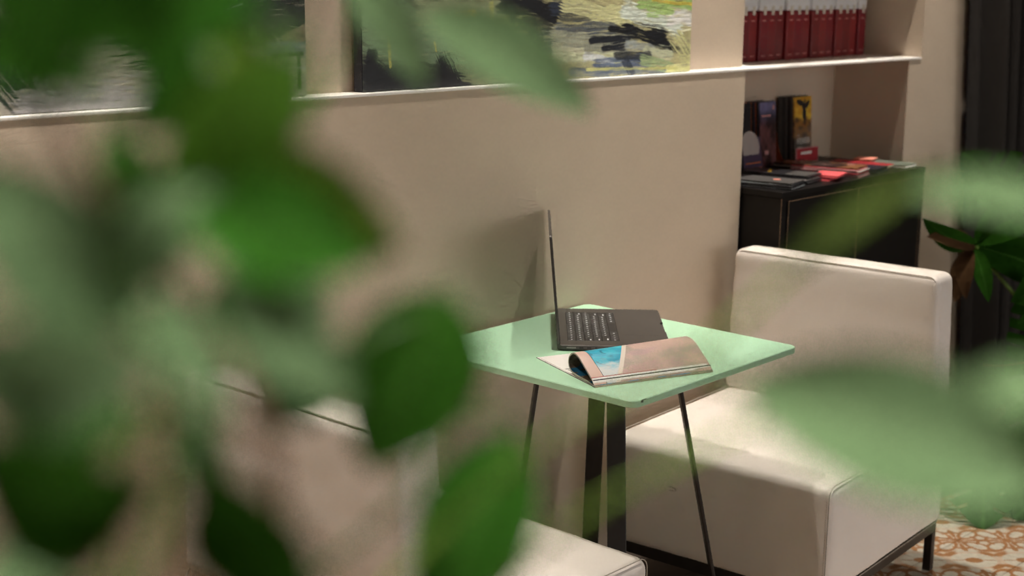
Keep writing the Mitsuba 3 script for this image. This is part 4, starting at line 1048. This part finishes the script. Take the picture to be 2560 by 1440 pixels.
MON_STEMS = [
    ([(1.0592,-0.199,0.6698),(1.1526,-0.221,0.5831),(1.234,-0.2601,0.496),(1.3695,-0.3744,0.258),(1.4334,-0.4977,-0.1547)],0.0065,1),
    ([(1.2834,-0.3328,0.8094),(1.3973,-0.3914,0.5335),(1.4428,-0.5076,-0.1545)],0.005,0),
    ([(0.5368,-0.5102,0.2445),(0.8019,-0.4424,0.2628),(1.2358,-0.4147,0.1536),(1.4388,-0.5118,-0.1812)],0.004,0),
    ([(0.7422,-0.5927,0.2947),(1.0937,-0.5521,0.1862),(1.4482,-0.5217,-0.1811)],0.004,0),
    ([(0.6681,-0.7114,0.1423),(0.9945,-0.629,0.0816),(1.4577,-0.5317,-0.1809)],0.004,0),
    ([(1.3368,-0.4232,0.4658),(1.4431,-0.4935,0.1273),(1.4671,-0.5416,-0.1807)],0.004,0),
    ([(0.8264,-0.369,0.3417),(0.8618,-0.4074,0.3387),(0.962,-0.4397,0.3364),(1.2737,-0.4962,0.2588),(1.4463,-0.5238,-0.1944)],0.0026,2),
]
# </PLANT>


def nearest_on(curves, p):
    best = None
    for c in curves:
        d = np.linalg.norm(c - p, axis=1); i = int(np.argmin(d))
        if best is None or d[i] < best[0]: best = (d[i], c[i], c[max(0, i - 2)])
    return best


t = thing('leafy_house_plant', 'tall glossy green house plant close to the camera, its leaves out of focus', 'plant')
PX, PY, PZ = -3.045, -1.885, 0.80
prof = [(0.0, 0.02), (0.13, 0.02), (0.135, 0.03), (0.165, PZ - 0.01), (0.165, PZ), (0.150, PZ), (0.145, PZ - 0.05), (0.0, PZ - 0.05)]
pot = put('planter', trimesh.creation.revolve(np.array(prof), sections=40).apply_translation((PX, PY, -0.02)), 'mat_terracotta', t, smooth=30, label='tall grey planter below the frame')
put('soil', trimesh.creation.cylinder(radius=0.143, height=0.02, sections=32).apply_translation((PX, PY, PZ - 0.055)), 'mat_soil', pot, smooth=False)
curves = []
for k, (pts, r, m_) in enumerate(STEM_DATA):
    pts = [np.array(p) for p in pts]
    if k < 5:
        a = 2 * np.pi * k / 5
        foot = np.array([PX + 0.06 * math.cos(a), PY + 0.06 * math.sin(a), PZ - 0.06])
        pts = [foot] + pts[1:]
    c = spline(pts, 60)
    curves.append(c)
    put('stem', tube(c, np.linspace(r * 1.15, r * 0.6, 60), 8), f'mat_stem_{m_}', t, smooth=60)
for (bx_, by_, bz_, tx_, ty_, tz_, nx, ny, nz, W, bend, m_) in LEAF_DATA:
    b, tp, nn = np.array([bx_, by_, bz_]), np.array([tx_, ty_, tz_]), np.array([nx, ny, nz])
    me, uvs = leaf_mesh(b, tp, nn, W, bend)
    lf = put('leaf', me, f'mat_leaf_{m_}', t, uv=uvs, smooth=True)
    d, q, q2 = nearest_on(curves, b)
    if d > 0.004:
        midp = (b + q) / 2 + (b - tp) / np.linalg.norm(b - tp) * min(0.01, d * 0.15)
        put('leaf_stalk', tube(spline([q, midp, b, b + (tp - b) * 0.06], 10), 0.0011, 6), 'mat_stem_0', lf, smooth=60)

# ---- split leaf plant at the right, behind the chair
t = thing('monstera', 'dark green split leaf plant with one dried brown leaf, beside the curtain at the right', 'plant')
QX, QY = 1.02, -0.52
prof = [(0.0, 0.0), (0.115, 0.0), (0.15, 0.24), (0.15, 0.26), (0.135, 0.26), (0.13, 0.22), (0.0, 0.22)]
pot = put('planter', trimesh.creation.revolve(np.array(prof), sections=40).apply_translation((QX, QY, 0.0005)), 'mat_terracotta', t, smooth=30, label='grey planter')
put('soil', trimesh.creation.cylinder(radius=0.13, height=0.01, sections=32).apply_translation((QX, QY, 0.222)), 'mat_soil', pot, smooth=False)


def split_leaf(b, tp, nn, W, droop, cuts=5, seed=1):
    """heart shaped blade with deep cuts from the margin towards the midrib"""
    r = np.random.default_rng(seed)
    b, tp, nn = (np.asarray(v, float) for v in (b, tp, nn))
    L = np.linalg.norm(tp - b); ax = (tp - b) / L; sd = np.cross(nn, ax)
    s = np.linspace(0, 1, 40)
    hw = 0.5 * np.sin(np.pi * np.clip(s * 0.93 + 0.07, 0, 1) ** 0.72) ** 0.8
    out = np.r_[np.c_[s - 0.12 * (np.abs(hw) > 0.3) * (s < 0.3), hw], np.c_[s[::-1], -hw[::-1]]]
    poly = Polygon(np.c_[s, hw].tolist() + np.c_[s[::-1], -hw[::-1]].tolist()).buffer(0)
    for sg in (-1, 1):
        for k in range(cuts):
            x = 0.14 + 0.72 * (k + 0.5) / cuts + r.uniform(-0.02, 0.02)
            y0 = 0.10 + 0.05 * r.random()
            poly = poly.difference(Polygon([(x, sg * y0), (x + 0.16, sg * 0.62), (x + 0.16 + 0.055, sg * 0.62), (x + 0.015, sg * y0)]).buffer(0.006))
    if poly.geom_type != 'Polygon':
        poly = max(poly.geoms, key=lambda g: g.area)
    v2, f = trimesh.creation.triangulate_polygon(poly.simplify(0.002), engine='earcut')
    v3, f = trimesh.remesh.subdivide_to_size(np.c_[v2, v2[:, 0] * 0], f, 0.06)
    u, v = v3[:, 0], v3[:, 1]
    z = droop * (u - u ** 2 * 1.6) - 0.55 * droop * (np.abs(v) * 2) ** 2 + 0.012 * np.sin(u * 20 + v * 9)
    P = b + u[:, None] * L * ax + v[:, None] * W * sd + (z * L)[:, None] * nn
    return (P, f), np.c_[u, v * 2]


for (kind, bx_, by_, bz_, tx_, ty_, tz_, nx, ny, nz, W, bend, m_) in MON_DATA:
    b, tp, nn = np.array([bx_, by_, bz_]), np.array([tx_, ty_, tz_]), np.array([nx, ny, nz])
    if kind == 'S':
        me, uvs = split_leaf(b, tp, nn, W, bend, seed=int(abs(bx_) * 1000) % 97)
    else:
        me, uvs = leaf_mesh(b, tp, nn, W, bend, shape=0.8)
    put('leaf', me, f'mat_leaf_{m_}', t, uv=uvs, smooth=True, label='dried brown leaf lobe' if m_ == 4 else None)
for pts, r, m_ in MON_STEMS:
    pts = [np.array(p) for p in pts]
    c = spline(pts, 30)
    put('aerial_root' if m_ == 2 else 'leaf_stalk', tube(c, r, 8), f'mat_stem_{m_}', t, smooth=60)
